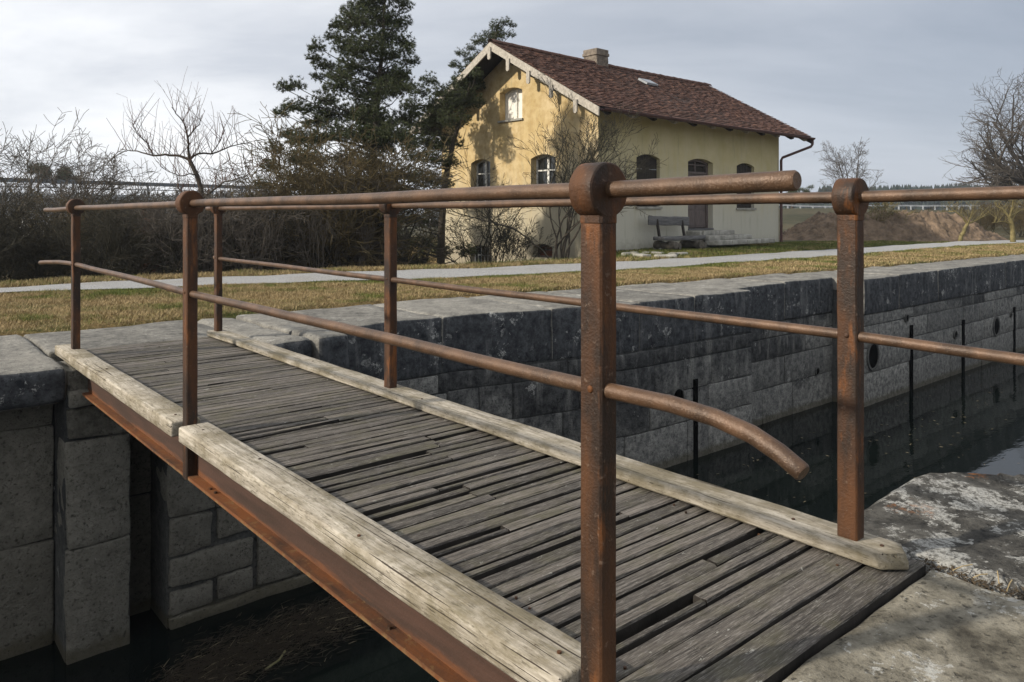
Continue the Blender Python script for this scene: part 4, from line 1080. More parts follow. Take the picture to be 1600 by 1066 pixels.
# rubble and paving stones by the bench
g = random.Random(12)
for i, (px, py, s_) in enumerate(((978, 397, .16), (990, 396, .12), (1003, 399, .20), (1012, 395, .12), (1040, 400, .22), (1052, 397, .16), (1066, 396, .14), (1028, 396, .14), (1030, 391, .16))):
    p = at(px, py, .09); t_ = Vector((p.x, p.y, .07))
    o = rough_block('rubble_stone', -s_, s_, -s_ * .6, s_ * .6, -.03, .05 + .06 * (i == 8), M_step, None, .03, .02, .10, 90 + i, 4, True); o.location = t_; o.rotation_euler = (0, 0, g.uniform(0, 3))
    tag(o, ('flat pale stone left of the bench legs', 'small pale stone left below the bench', 'flat stone lying in front of the left log of the bench', 'small flat stone under the middle of the bench', 'largest flat stone in the grass right in front of the bench', 'flat stone in front of the right log of the bench', 'rightmost flat stone in the grass below the entrance steps', 'small stone between the two logs of the bench', 'upright stone block between the logs under the bench')[i], 'stone', 'loose stones around the bench')

# ================================================================== VEGETATION
def segs_mesh(S, m, name, parent, k=3, off=(0, 0, 0)):
    S = np.array(S, np.float64)          # p0(3) p1(3) r0 r1
    p0 = S[:, :3] - np.array(off); p1 = S[:, 3:6] - np.array(off); d = p1 - p0; ln = np.linalg.norm(d, axis=1, keepdims=True); d = d / np.maximum(ln, 1e-9)
    up = np.where(np.abs(d[:, 2:3]) < .9, np.array([[0, 0, 1.]]), np.array([[1., 0, 0]])); a = np.cross(d, up); a /= np.linalg.norm(a, axis=1, keepdims=True); b = np.cross(a, d)
    V = []
    for q in range(k):
        t = 2 * math.pi * q / k; o_ = a * math.cos(t) + b * math.sin(t)
        V.append(p0 + o_ * S[:, 6:7]); V.append(p1 + o_ * S[:, 7:8])
    n = len(S); V = np.stack(V, 1).reshape(-1, 3)      # per seg: 2k verts
    base = (np.arange(n) * 2 * k)[:, None]; F = []
    for q in range(k):
        r_ = (q + 1) % k; F.append(np.concatenate([base + 2 * q, base + 2 * r_, base + 2 * r_ + 1, base + 2 * q + 1], 1))
    F = np.stack(F, 1).reshape(-1, 4)
    return objnp(name, V, F, m, parent, smooth=(k > 4))
def grow(S, p, d, L_, r, lev, g, P, thick):
    """one branch: a bent chain that tapers, throwing side branches"""
    n = max(3, int(L_ / P['step'])); st_ = L_ / n; p = Vector(p); d = Vector(d).normalized(); r0 = r
    kids = []
    for i in range(n):
        t = (i + 1) / n; rn = r0 * (1 - t * P['taper']) if lev < P['lev'] else r0 * (1 - .8 * t)
        d = (d + Vector((g.gauss(0, 1), g.gauss(0, 1), g.gauss(0, 1))) * P['wig'] + Vector((0, 0, P['up'][min(lev, len(P['up']) - 1)]))).normalized()
        q = p + d * st_
        (thick if r > P['cut'] else S).append((p.x, p.y, p.z, q.x, q.y, q.z, r, max(rn, .0015)))
        if lev < P['lev'] and t > P['bare'][min(lev, len(P['bare']) - 1)]: kids.append((q.copy(), d.copy(), rn, t))
        p = q; r = rn
    if lev < P['lev']:
        nk = P['kids'][min(lev, len(P['kids']) - 1)]
        for c_ in range(nk):
            q, dd, rr, t = kids[min(len(kids) - 1, int((c_ + g.random()) / nk * len(kids)))]
            ax = Vector((g.gauss(0, 1), g.gauss(0, 1), g.gauss(0, .6))); ax = (ax - dd * ax.dot(dd)).normalized()
            an = g.uniform(*P['ang']); nd = dd * math.cos(an) + ax * math.sin(an)
            nl = L_ * g.uniform(*P['len']) * (1.15 - .5 * t)
            grow(S, q, nd, nl, rr * g.uniform(.5, .75), lev + 1, g, P, thick)
BT = dict(step=.12, taper=.65, wig=.13, up=(.0, .04, .06, .06), bare=(.3, .25, .15), kids=(7, 6, 6, 5), ang=(.5, 1.1), len=(.45, .75), lev=3, cut=.012)
def bare_tree(name, label, cat, base, height, r, seed, P=None, m=M_twig, mb=M_bark, lean=(0, 0), group=None, stems=1, spread=.0, minr=.0035):
    PP = dict(BT); PP.update(P or {}); g = random.Random(seed); S = []; T = []; TS = []
    for s_ in range(stems):
        a_ = g.uniform(0, 6.28); d = (lean[0] + spread * math.cos(a_) * g.uniform(.3, 1), lean[1] + spread * math.sin(a_) * g.uniform(.3, 1), 1)
        b0 = (base[0] + .06 * stems ** .5 * math.cos(a_) * (stems > 1), base[1] + .06 * stems ** .5 * math.sin(a_) * (stems > 1), base[2])
        grow(S, b0, d, height * g.uniform(.75, 1) * PP.get('trunk', .7), r * g.uniform(.7, 1), 0, g, PP, T)
        if stems > 1: TS.append(list(T)); T.clear()
    root = thing(name, label, cat, base, 0, group)
    if minr:
        for Z in [S, T] + TS:
            Z[:] = [z[:6] + (max(z[6], minr), max(z[7], minr * .8)) for z in Z]
    if T: segs_mesh(T, mb, 'trunk', root, 6, base)
    for q_ in TS:
        if q_: segs_mesh(q_, mb, 'stem', root, 5, base)
    if S: segs_mesh(S, m, 'crown', root, 3, base)
    return root
def copy_tree(o, loc, rz, scale, label):
    c = o.copy(); C.objects.link(c); c.location = loc; c.rotation_euler = (0, 0, rz); c.scale = (scale, scale, scale * 1.0); c['label'] = label
    for ch in o.children:
        d = ch.copy(); C.objects.link(d); d.parent = c
    return c
def pt(px, py, Y): return Vector(((px - 800) / 1200 * Y, Y, 1 - (py - 334) * Y / 1200))
def gh(x, y):
    v_, u_ = uv(x, y); return gz(v_, u_)
# --- pines from lists of foliage pads: (px, py, radius px) at the tree's depth
def pine(name, label, Y, trunk, pads, seed, rt_=.09, dens=90, extra=14, dd=.8, needle=.075, cat='tree'):
    g = random.Random(seed); rs_ = np.random.RandomState(seed)
    tp = [pt(a, b, Y) for a, b in trunk]; base = Vector((tp[0].x, tp[0].y, min(tp[0].z, gh(tp[0].x, tp[0].y)) - .1)); tp[0] = base.copy()
    root = thing(name, label, cat, base)
    n = len(tp); m = MB(); m.tube([p - base for p in tp], .1, 9, True, [rt_ * (1 - .8 * i / (n - 1)) for i in range(n)]); o = m.build('trunk', M_bark, root); autosmooth(o, 60)
    S = []; cen = []
    def trunk_at(z):
        for i in range(n - 1):
            if tp[i].z <= z <= tp[i + 1].z: return tp[i].lerp(tp[i + 1], (z - tp[i].z) / max(.01, tp[i + 1].z - tp[i].z))
        return tp[-1] if z > tp[-1].z else tp[1]
    P_ = []
    for (a, b, r_) in pads:
        rad = r_ * Y / 1200; off = g.uniform(-dd, dd) * min(1.0, .3 + (b + 40) / 300.0); P_.append((pt(a, b, Y) + Vector((0, off, 0)), rad))
    for _ in range(extra):         # the side that faces away from us
        p, rad = g.choice(P_); t = trunk_at(p.z); P_.append((Vector((t.x + (p.x - t.x) * g.uniform(-.6, .6), t.y + g.uniform(.3, 1.1) * dd, p.z + g.uniform(-.2, .2))), rad))
    tips = []
    for p, rad in P_:
        t = trunk_at(p.z - abs(p.x - tp[1].x) * .35 - .1); mid = t.lerp(p, .55) + Vector((0, 0, -.10)); 
        chain = [t, mid, p]; rr = .022
        for i in range(2):
            a, b = chain[i], chain[i + 1]
            for q in range(4):
                u0 = a.lerp(b, q / 4); u1 = a.lerp(b, (q + 1) / 4); S.append((*u0, *u1, rr, rr * .85)); rr *= .86
        rad *= 1.12; k = int(dens * 2.1 * (rad / .35) ** 2)
        for _ in range(k):
            v_ = Vector((g.gauss(0, 1), g.gauss(0, 1), g.gauss(0, .75))); v_ = v_.normalized() * (g.random() ** .45) * rad
            v_.z = v_.z * .8 + .25 * abs(v_.z); c_ = p + v_; tips.append((*c_, *(v_ + Vector((0, 0, rad * .9)))))
            if g.random() < .30: b_ = p.lerp(c_, .2); S.append((*b_, *c_, .006, .003))
    segs_mesh(S, M_bark, 'limbs', root, 4, base)
    tips = np.array(tips); nt_ = len(tips); K = 15
    c_ = np.repeat(tips[:, :3], K, 0) - np.array(base); ax = tips[:, 3:]; ax = ax / np.linalg.norm(ax, axis=1, keepdims=True); ax = np.repeat(ax, K, 0)
    d = rs_.normal(size=(nt_ * K, 3)); d /= np.linalg.norm(d, axis=1, keepdims=True); d = d + ax * .7; d /= np.linalg.norm(d, axis=1, keepdims=True)
    ln = needle * rs_.uniform(.6, 1.25, (nt_ * K, 1)); wv = np.cross(d, rs_.normal(size=(nt_ * K, 3))); wv /= np.linalg.norm(wv, axis=1, keepdims=True); wv *= .0065
    V = np.stack([c_ - wv, c_ + wv, c_ + d * ln], 1).reshape(-1, 3); F = np.arange(len(V)).reshape(-1, 3)
    o = objnp('crown', V, F, M_needle, root); return root
pads1 = [(600, -8, 30), (570, 2, 26), (630, 5, 14), (545, 18, 18), (585, 25, 30), (618, 28, 20), (560, 45, 26), (530, 42, 14), (515, 52, 14), (600, 55, 30), (630, 62, 16), (640, 85, 12), (545, 75, 26), (500, 78, 14), (488, 92, 12), (505, 100, 16), (580, 85, 28), (612, 92, 22),
         (560, 108, 28), (525, 112, 20), (595, 118, 26), (630, 122, 16), (490, 115, 12), (540, 140, 26), (575, 145, 28), (610, 150, 24), (640, 148, 12), (500, 150, 20), (470, 140, 14), (450, 142, 12), (440, 160, 14), (465, 165, 18), (448, 180, 14), (480, 185, 22), (515, 178, 24), (550, 175, 26),
         (585, 180, 26), (620, 182, 22), (645, 175, 14), (430, 205, 12), (452, 215, 18), (485, 220, 24), (520, 215, 26), (555, 215, 26), (590, 218, 24), (625, 215, 22), (435, 235, 14), (465, 248, 20), (500, 252, 24), (540, 250, 26), (580, 255, 24), (430, 262, 14), (450, 278, 18), (480, 285, 22), (520, 288, 24),
         (560, 290, 24), (600, 290, 20), (425, 290, 12), (470, 312, 20), (510, 320, 22), (550, 325, 22), (590, 330, 20), (440, 310, 14), (450, 340, 18), (490, 350, 22), (530, 355, 22), (570, 360, 22), (610, 350, 18), (470, 380, 20), (520, 385, 22), (560, 390, 22), (600, 385, 18), (430, 300, 12), (610, 305, 18)]
pine('pine_tree', 'tallest dark pine, left of the house, its top cut by the frame', 17.0, [(588, 430), (586, 330), (584, 240), (590, 150), (598, 70), (602, -20)], pads1, 5, .11, 95, 16)
pads2 = [(640, 165, 16), (655, 145, 16), (672, 130, 14), (668, 165, 20), (690, 150, 18), (715, 130, 14), (735, 128, 16), (708, 160, 22), (735, 158, 22), (680, 185, 24), (712, 190, 24), (655, 195, 20), (640, 215, 18), (668, 220, 24), (700, 222, 22), (745, 120, 10),
         (650, 245, 20), (680, 250, 22), (702, 255, 16), (640, 275, 18), (665, 280, 22), (692, 285, 16), (630, 305, 18), (655, 312, 22), (685, 315, 16), (625, 340, 20), (655, 345, 22), (680, 350, 14), (610, 370, 18), (640, 378, 22), (668, 382, 16), (600, 400, 16), (630, 408, 18), (655, 410, 14), (640, 230, 16)]
pine('pine_tree', 'dark leaning pine pressed against the left end of the gable', 20.6, [(688, 440), (690, 350), (696, 280), (708, 225), (722, 175), (735, 130)], pads2, 9, .12, 80, 6, .5)
pads3 = [(775, 42, 11), (790, 36, 9), (762, 55, 12), (780, 58, 11), (798, 55, 7), (800, 40, 6), (748, 68, 11), (765, 72, 12), (735, 75, 8), (752, 85, 12), (775, 85, 14), (735, 95, 11), (720, 88, 8), (712, 100, 9), (728, 108, 12), (750, 105, 14), (715, 118, 10), (705, 98, 6), (770, 105, 14), (735, 125, 14), (760, 130, 16)]
pine('pine_tree', 'olive green pine showing above the roof from behind the house', 30.0, [(755, 380), (757, 250), (760, 150), (768, 80), (780, 35)], pads3, 11, .13, 60, 6, .8, .10)

# --- bare fruit tree on the left, built limb by limb from its shape
def chain_tree(name, label, Y, limbs, seed, m=M_twigred, mb=M_bark, twigs=.9, sprout=26, tw=.0032, cat='tree', up=.5, dz=.5, L0=.4):
    g = random.Random(seed); S = []; T = []; base = None
    for li, (pts, r0, r1) in enumerate(limbs):
        off0 = 0 if li == 0 else g.uniform(-dz, dz); P = []
        for i, (a, b) in enumerate(pts):
            f = i / (len(pts) - 1); q = pt(a, b, Y); q.y += off0 * f; q.x *= (1 + off0 * f / Y); P.append(q)
        if base is None: P[0].z = min(P[0].z, gh(P[0].x, P[0].y)) - .05; base = P[0].copy()
        for i in range(len(P) - 1):
            f0, f1 = i / (len(P) - 1), (i + 1) / (len(P) - 1); ra = r0 + (r1 - r0) * f0; rb = r0 + (r1 - r0) * f1
            mid = P[i].lerp(P[i + 1], .5) + Vector((g.gauss(0, .012), g.gauss(0, .012), g.gauss(0, .012)))
            T += [(*P[i], *mid, ra, (ra + rb) / 2), (*mid, *P[i + 1], (ra + rb) / 2, rb)]
            if li == 0 and i < len(P) - 2: continue
            for _ in range(int(sprout * (P[i + 1] - P[i]).length)):
                q = P[i].lerp(P[i + 1], g.random()); d = Vector((g.gauss(0, .5), g.gauss(0, .5), up + g.random() * .6)).normalized(); l = L0 * g.uniform(.3, 1.1) * twigs
                k = 5; rr = tw * g.uniform(1.0, 1.5); a_ = q
                for j in range(k):
                    d = (d + Vector((g.gauss(0, .12), g.gauss(0, .12), .05))).normalized(); b_ = a_ + d * l / k
                    S.append((*a_, *b_, rr, rr * .85)); rr = max(rr * .85, .0022)
                    if g.random() < .30:
                        e = (d + Vector((g.gauss(0, .7), g.gauss(0, .7), g.gauss(0, .4)))).normalized(); S.append((*b_, *(b_ + e * l * .25), rr * .8, .0020))
                    a_ = b_
    root = thing(name, label, cat, base)
    segs_mesh(T, mb, 'trunk', root, 6, base); segs_mesh(S, m, 'crown', root, 3, base); return root
chain_tree('fruit_tree', 'bare fruit tree with reddish upright shoots, standing alone left of the pines', 13.2,
   [([(322, 450), (320, 400), (318, 350), (316, 310), (308, 275), (296, 250)], .055, .034),
    ([(296, 250), (278, 243), (258, 241), (240, 243), (222, 238), (205, 235), (188, 232)], .026, .006),
    ([(296, 250), (294, 232), (293, 215), (288, 195), (275, 180), (268, 170)], .024, .005),
    ([(296, 250), (310, 240), (330, 240), (350, 232), (370, 225), (390, 222)], .022, .006),
    ([(293, 218), (302, 205), (312, 195), (316, 180)], .014, .004), ([(308, 275), (296, 272), (280, 276), (264, 270), (250, 262)], .014, .004),
    ([(240, 243), (230, 225), (215, 212), (206, 195)], .010, .004), ([(316, 310), (330, 300), (350, 285), (372, 280), (395, 268)], .020, .005),
    ([(330, 240), (345, 220), (352, 205)], .010, .004), ([(318, 330), (300, 322), (285, 300), (270, 290)], .013, .004)], 3, sprout=24, L0=.85, tw=.0046, up=.65)
# --- bare bushes and shrubs: a few prototypes, then copies
SH = dict(step=.10, taper=.6, wig=.15, up=(.05, .03, .0, -.02), bare=(.08, .08, .1), kids=(8, 7, 4), ang=(.4, 1.1), len=(.45, .75), lev=3, cut=.010, trunk=.85)
GL = 'bare bushes crowding behind the gravel path'
protos = []
for i, (mt, se) in enumerate(((M_twig, 101), (M_twiggrey, 102), (M_twigoch, 103), (M_twig, 104))):
    o = bare_tree('bare_bush', 'x', 'bush', (0, 0, 0), 2.0, .020, se, SH, mt, M_twig, (0, 0), GL, 9, .55, .0042); protos.append([o, False])
lab_pos = [  # px of base, depth, scale, prototype, label
 (-60, 12.0, .95, 0, 'dark bare bush cut by the left edge of the picture'), (20, 12.2, .70, 3, 'dark bush at the far left just behind the path'),
 (75, 12.8, .78, 0, 'dense dark bush left of the nearest-left railing post'), (150, 12.2, .70, 3, 'dark bush seen just right of the farthest left railing post'),
 (215, 13.0, .78, 0, 'dark bush in front of the brick chimney stack'), (275, 12.6, .80, 1, 'greyish bush left of the second railing post'),
 (370, 13.4, .85, 1, 'greyish bush under the bare fruit tree'), (420, 14.2, .80, 3, 'dark low bush between fruit tree and tall pine'),
 (475, 15.0, 1.45, 2, 'ochre stemmed shrub in front of the left side of the tall pine'), (530, 15.4, 1.6, 2, 'ochre stemmed shrub in front of the tall pine trunk'),
 (590, 15.8, 1.35, 1, 'grey twiggy shrub in front of the right side of the tall pine'), (640, 17.2, .7, 3, 'dark shrub at the foot of the leaning pine'),
 (60, 16.0, .9, 0, 'tall dark bush behind the left bush row'), (-20, 15.0, .9, 1, 'tall grey bush at the left edge behind the dark ones'), (160, 16.5, .9, 3, 'tall dark bush below the viaduct'),
 (250, 17.5, 1.0, 0, 'dark bush behind the brick chimney stack'), (340, 17.0, 1.05, 0, 'dark bush behind the fruit tree trunk'), (410, 18.0, 1.15, 3, 'dark bush left of the tall pine, set back'),
 (110, 13.8, 1.0, 2, 'olive stemmed bush in the middle of the left thicket'), (310, 14.6, .95, 3, 'dark bush behind the second railing post'), (500, 17.5, 1.0, 0, 'dark undergrowth bush left behind the tall pine'),
 (560, 18.5, 1.0, 3, 'dark undergrowth bush right behind the tall pine'), (440, 16.5, .9, 1, 'grey bush at the left foot of the tall pine')]
for px, Y, s_, k, lab in lab_pos:
    x = (px - 800) / 1200 * Y; loc = (x, Y, gh(x, Y) - .08); rz = rnd.uniform(0, 6.28)
    pr = protos[k]
    if not pr[1]: pr[1] = True; o = pr[0]; o.location = loc; o.rotation_euler = (0, 0, rz); o.scale = (s_,) * 3; o['label'] = lab
    else: copy_tree(pr[0], loc, rz, s_, lab)
# pale thin stems in front of the pine
PS = dict(step=.15, taper=.5, wig=.07, up=(.05, .05), bare=(.35, .3), kids=(4, 3), ang=(.25, .6), len=(.3, .5), lev=2, cut=.012, trunk=.9)
a_ = bare_tree('sapling_clump', 'clump of pale straight saplings in front of the left side of the tall pine', 'bush', (pt(455, 0, 13.8).x, 13.8, gh(pt(455, 0, 13.8).x, 13.8) - .05), 1.3, .011, 61, PS, M_twiggrey, M_twiggrey, (0, 0), 'pale sapling clumps behind the path', 12, .45, .004)
for px, Y, s_, lab in ((500, 14.0, 1.0, 'clump of pale saplings below the tall pine, second from the left'), (545, 14.6, .9, 'clump of pale saplings below the trunk of the tall pine'), (395, 13.0, .8, 'short pale sapling clump right of the third railing post'), (610, 15.6, .8, 'pale saplings right of the pine trunk, seen behind the middle far post')):
    x = (px - 800) / 1200 * Y; copy_tree(a_, (x, Y, gh(x, Y) - .05), rnd.uniform(0, 6), s_, lab)
# shrubs in front of the gable
GS = dict(step=.09, taper=.6, wig=.12, up=(.03, .04, .03), bare=(.30, .2, .15), kids=(6, 6, 5), ang=(.35, .9), len=(.4, .6), lev=3, cut=.014, trunk=.92)
x = pt(872, 0, 17.6).x; bare_tree('lilac_shrub', 'bare many-stemmed shrub in front of the right gable window', 'bush', (x - .05, 17.6, gh(x, 17.6) - .05), 3.9, .030, 77, GS, M_twig, M_bark, (.02, 0), 'bare shrubs in front of the gable', 9, .34, .0045)
x = pt(760, 0, 18.6).x; GS2 = dict(GS); GS2.update(kids=(6, 6, 4), bare=(.15, .15, .1), wig=.15); bare_tree('bare_shrub', 'spreading dense shrub in front of the left gable windows', 'bush', (x, 18.6, gh(x, 18.6) - .05), 2.5, .024, 78, GS2, M_twig, M_bark, (-.05, 0), 'bare shrubs in front of the gable', 9, .6, .0042)
x = pt(805, 0, 17.9).x; bare_tree('bare_shrub', 'small thin shrub between the two cellar windows', 'bush', (x, 17.9, gh(x, 17.9) - .05), 1.3, .014, 80, GS, M_twig, M_bark, (0, 0), 'bare shrubs in front of the gable', 8, .5, .004)
# trees at the left skyline
SK = dict(BT); SK.update(kids=(7, 6, 6), lev=3, wig=.14, up=(.02, .05, .03), bare=(.3, .2, .1), step=.16)
for px, Y, h, se, lab in ((-30, 15.5, 4.6, 201, 'bare tree reaching into the sky at the left edge'), (48, 17, 4.6, 202, 'bare crown rising left of the farthest railing post'), (80, 15, 3.9, 205, 'slim bare crown rising between the two left skyline trees'), (165, 19, 4.3, 203, 'bare crown rising between the left post and the fruit tree'), (355, 22, 4.3, 204, 'pale bare tree between fruit tree and tall pine')):
    x = (px - 800) / 1200 * Y; bare_tree('bare_tree', lab, 'tree', (x, Y, gh(x, Y) - .05), h, .05, se, SK, M_twiggrey if se != 202 else M_twig, M_bark, (0, 0), 'bare trees on the left skyline', 3, .45, .0055)
# trees on the right
RT = dict(BT); RT.update(kids=(7, 7, 6), lev=3, wig=.10, up=(.02, .05, .03), bare=(.25, .2, .1), step=.3, len=(.42, .66), cut=.03)
RT2 = dict(RT); RT2.update(wig=.13, up=(.0, .03, .0), kids=(11, 9, 7), bare=(.12, .15, .1))
def rb(px, Y): x = (px - 800) / 1200 * Y; return (x, Y, gh(x, Y) - .1)
bare_tree('bare_tree', 'large spreading bare tree at the right edge of the picture', 'tree', rb(1668, 46), 12.5, .26, 301, RT2, M_twiggrey, M_bark, (-.30, 0), 'bare trees on the right', 4, .62, .010)
bare_tree('bare_tree', 'slim bare tree above the railing right of the downpipe', 'tree', rb(1325, 48), 6.2, .09, 302, RT, M_twiggrey, M_bark, (0, 0), 'bare trees on the right', 3, .3, .009)
bare_tree('bare_tree', 'thin bare young tree right behind the right railing post', 'tree', rb(1376, 28), 1.9, .035, 303, dict(SK), M_twigyel, M_twigyel, (0, 0), 'bare trees on the right', 3, .3, .007)
chain_tree('pollarded_tree', 'small crooked pollarded tree with pale trunk in front of the brown mound', 26.5, [([(1500, 381), (1502, 368), (1507, 358), (1512, 350)], .075, .055), ([(1512, 350), (1505, 340), (1492, 330), (1480, 322)], .035, .012), ([(1512, 350), (1518, 335), (1522, 322)], .035, .012), ([(1512, 350), (1530, 342), (1548, 334)], .03, .010), ([(1492, 330), (1480, 330), (1468, 332)], .02, .008)], 41, M_twigyel, M_twigyel, sprout=16, tw=.006, L0=.9)
chain_tree('pollarded_tree', 'pollarded tree with yellow lichened crown near the right edge', 25.5, [([(1583, 379), (1582, 360), (1580, 348), (1577, 340)], .085, .06), ([(1577, 340), (1568, 328), (1556, 322)], .04, .014), ([(1577, 340), (1582, 325), (1584, 312)], .04, .014), ([(1577, 340), (1592, 330), (1606, 324)], .035, .012), ([(1580, 350), (1565, 346), (1550, 348)], .025, .010)], 42, M_twigyel, M_twigyel, sprout=18, tw=.006, L0=.9)
RB = dict(SH)
for i, (px, Y, s_, lab) in enumerate(((1440, 29, 1.0, 'brownish bush on the right shoulder of the mound'), (1535, 30, 1.3, 'brown twiggy bush behind the crooked pollarded tree'), (1590, 32, 1.4, 'brown bush at the right edge behind the pollarded tree'), (1630, 28, 1.1, 'brown bush cut by the right edge of the picture'))):
    x = (px - 800) / 1200 * Y; copy_tree(protos[2][0], (x, Y, gh(x, Y) - .1), i * 1.3, s_ * .62, lab)['group'] = 'brown bushes on the right'

# --- grass
def blades(v0, v1, u0f, u1f, n, hmin, hmax, seed, w0=.0028, green=None):
    rs_ = np.random.RandomState(seed); v_ = rs_.uniform(v0, v1, n); f = rs_.uniform(0, 1, n)
    a = np.array([u0f(q) for q in np.linspace(v0, v1, 80)]); b = np.array([u1f(q) for q in np.linspace(v0, v1, 80)]); gx = np.linspace(v0, v1, 80)
    ua = np.interp(v_, gx, a); ub = np.interp(v_, gx, b); edge = rs_.normal(0, .035, n); u_ = ua + (ub - ua) * f + edge
    z = np.array([gz(p, q) for p, q in zip(v_, u_)]); x = -.6495 * u_ + .7604 * v_; y = .7604 * u_ + .6495 * v_
    clump = np.array([noise.noise(Vector((p * 2.2, q * 2.2, 0))) for p, q in zip(x, y)]); keep = rs_.uniform(-.9, .35, n) < clump + .25
    x, y, z, f, clump = x[keep], y[keep], z[keep], f[keep], clump[keep]; n = len(x)
    h = rs_.uniform(hmin, hmax, n) * (1 + .8 * np.maximum(0, clump)); t = rs_.uniform(0, 6.283, n); ln = rs_.uniform(.3, 1.8, n) * h
    d = 1 + y / 9.0; w_ = w0 * d * .6
    c, s_ = np.cos(t), np.sin(t); px_, py_ = np.cos(t + 1.57), np.sin(t + 1.57)
    V = np.stack([np.stack([x - px_ * w_, y - py_ * w_, z - .004], 1), np.stack([x + px_ * w_, y + py_ * w_, z - .004], 1), np.stack([x + c * ln, y + s_ * ln, z + h], 1)], 1).reshape(-1, 3)
    g_ = np.repeat(green(f, rs_), 3) if green else None
    return V, g_
def field(name, label, parts):
    Vs = [p[0] for p in parts]; G = np.concatenate([p[1] for p in parts]); V = np.concatenate(Vs)
    o = objnp(name, V, np.arange(len(V)).reshape(-1, 3), M_grass, None, G); tag(o, label, 'grass', kind='stuff')
gA = lambda f, r: (f > .70) * (f - .70) * 2.0 + r.uniform(-.25, .15, len(f)) - .15
field('grass', 'strip of straw-coloured winter grass between coping and gravel path', [
    blades(-3.5, 4.5, lambda v: edge_u(v) + .03, near_u, 190000, .010, .034, 1, .0026, gA),
    blades(4.5, 12, lambda v: edge_u(v) + .03, near_u, 120000, .012, .036, 2, .003, gA),
    blades(12, 34, lambda v: edge_u(v) + .03, near_u, 100000, .014, .045, 3, .004, gA)])
gB_ = lambda f, r: r.uniform(.1, 1.1, len(f))
field('grass', 'green verge grass between gravel path and house', [
    blades(-4, 13, far_u, lambda v: far_u(v) + 1.0, 60000, .02, .07, 4, .004, lambda f, r: r.uniform(-.9, .2, len(f))),
    blades(13, 28, far_u, lambda v: min(12.8, far_u(v) + 2.8), 60000, .02, .05, 5, .004, gB_),
    blades(8.5, 13.3, lambda v: far_u(v) + .8, lambda v: 15, 20000, .05, .12, 6, .004, gB_)])

# --- brown mound
V = []; F = []; n1_, n2_ = 170, 90; mc_ = pt(1385, 0, 29)
for i in range(n1_ + 1):
    for j in range(n2_ + 1):
        a = -1 + 2 * i / n1_; b = -1 + 2 * j / n2_; x = a * 4.6; y = b * 2.6; rr = math.sqrt(a * a + b * b * .9)
        prof_ = sm(1.0, .45, rr) * (1 - .12 * sm(-.2, -.9, a)) 
        h = .92 * prof_ * (1 + .22 * noise.noise(Vector((x * .9, y * .9, 1)))) + .26 * noise.noise(Vector((x * 2.2, y * 2.2, 4))) * prof_ ** .5 + .22 * abs(noise.noise(Vector((x * 6, y * 6, 4)))) * sm(1, .8, rr)
        V.append((mc_.x + x, mc_.y + y, gh(mc_.x + x, mc_.y + y) - .05 + h))
for i in range(n1_):
    for j in range(n2_): k = n2_ + 1; F.append((i * k + j, (i + 1) * k + j, (i + 1) * k + j + 1, i * k + j + 1))
tag(obj('earth_mound', V, F, M_soil, None, True), 'heap of bare brown earth beyond the path at right', 'mound')

# --- guard rail along the embankment road at right
def emb_y(x): return 56 + .12 * x
gr = thing('guard_rail', 'pale guard rail along the embankment road at right', 'guard rail', (26, emb_y(26), 1.0))
z_ = 1.17; x0, x1 = -6, 40
def rz_at(x): return gh(26 + x, emb_y(26 + x))
m = MB()
xs = [x0 + (x1 - x0) * i / 46 for i in range(47)]
for a, b in zip(xs[:-1], xs[1:]):
    ya, yb = .12 * a, .12 * b; za, zb_ = rz_at(a) + .26 - 1, rz_at(b) + .26 - 1
    m.add([(a, ya, za), (b, yb, zb_), (b, yb, zb_ + .12), (a, ya, za + .12), (a, ya + .06, za), (b, yb + .06, zb_), (b, yb + .06, zb_ + .12), (a, ya + .06, za + .12)], [(0, 1, 2, 3), (7, 6, 5, 4), (3, 2, 6, 7), (0, 4, 5, 1)])
m.build('rail', M_galv, gr)
for x in xs: m = MB(); m.box(x - .05, x + .05, .12 * x - .08, .12 * x - .01, rz_at(x) - 1.1, rz_at(x) - 1 + .30); m.build('rail_post', M_galv, gr)
# --- viaduct with noise barrier at left
p0 = Vector((-48, 29, 0)); p1 = Vector((12, 107.5, 0)); dv_ = (p1 - p0); Lv = dv_.length; av = math.atan2(dv_.y, dv_.x)
vd = thing('viaduct', 'grey road viaduct with steel parapet crossing behind the left bushes', 'bridge', (p0.x, p0.y, 0), av)
m = MB(); m.box(0, Lv, 0, 4.0, 2.02, 2.34); m.build('road_deck', M_concrete, vd)
m = MB(); m.box(0, Lv, -.05, .05, 3.03, 3.30); m.build('parapet_beam', M_steelgrey, vd)
m = MB(); m.box(0, Lv, -.03, .03, 2.72, 2.78); m.build('parapet_wire', M_steelgrey, vd)
i = 0; x = 1.0
while x < Lv: m = MB(); m.box(x - .06, x + .06, -.06, .06, 2.34, 3.03); m.build('parapet_post', M_steelgrey, vd); x += 2.6
for x in (8, 28, 48, 68, 88): m = MB(); m.box(x - .5, x + .5, .6, 3.4, -2, 2.02); m.build('pier', M_concrete, vd)
# dark garden chimney stack in the thicket
p_ = pt(236, 0, 14.8); ck = thing('brick_stack', 'old reddish brick stack standing among the left bushes', 'chimney', (p_.x, p_.y, gh(p_.x, p_.y)))
m = MB(); m.box(-.14, .14, -.14, .14, -.2, 1.78, .01); m.build('shaft', M_moss, ck); m = MB(); m.box(-.17, .17, -.17, .17, 1.78, 1.86, .01); m.build('cap', M_moss, ck)

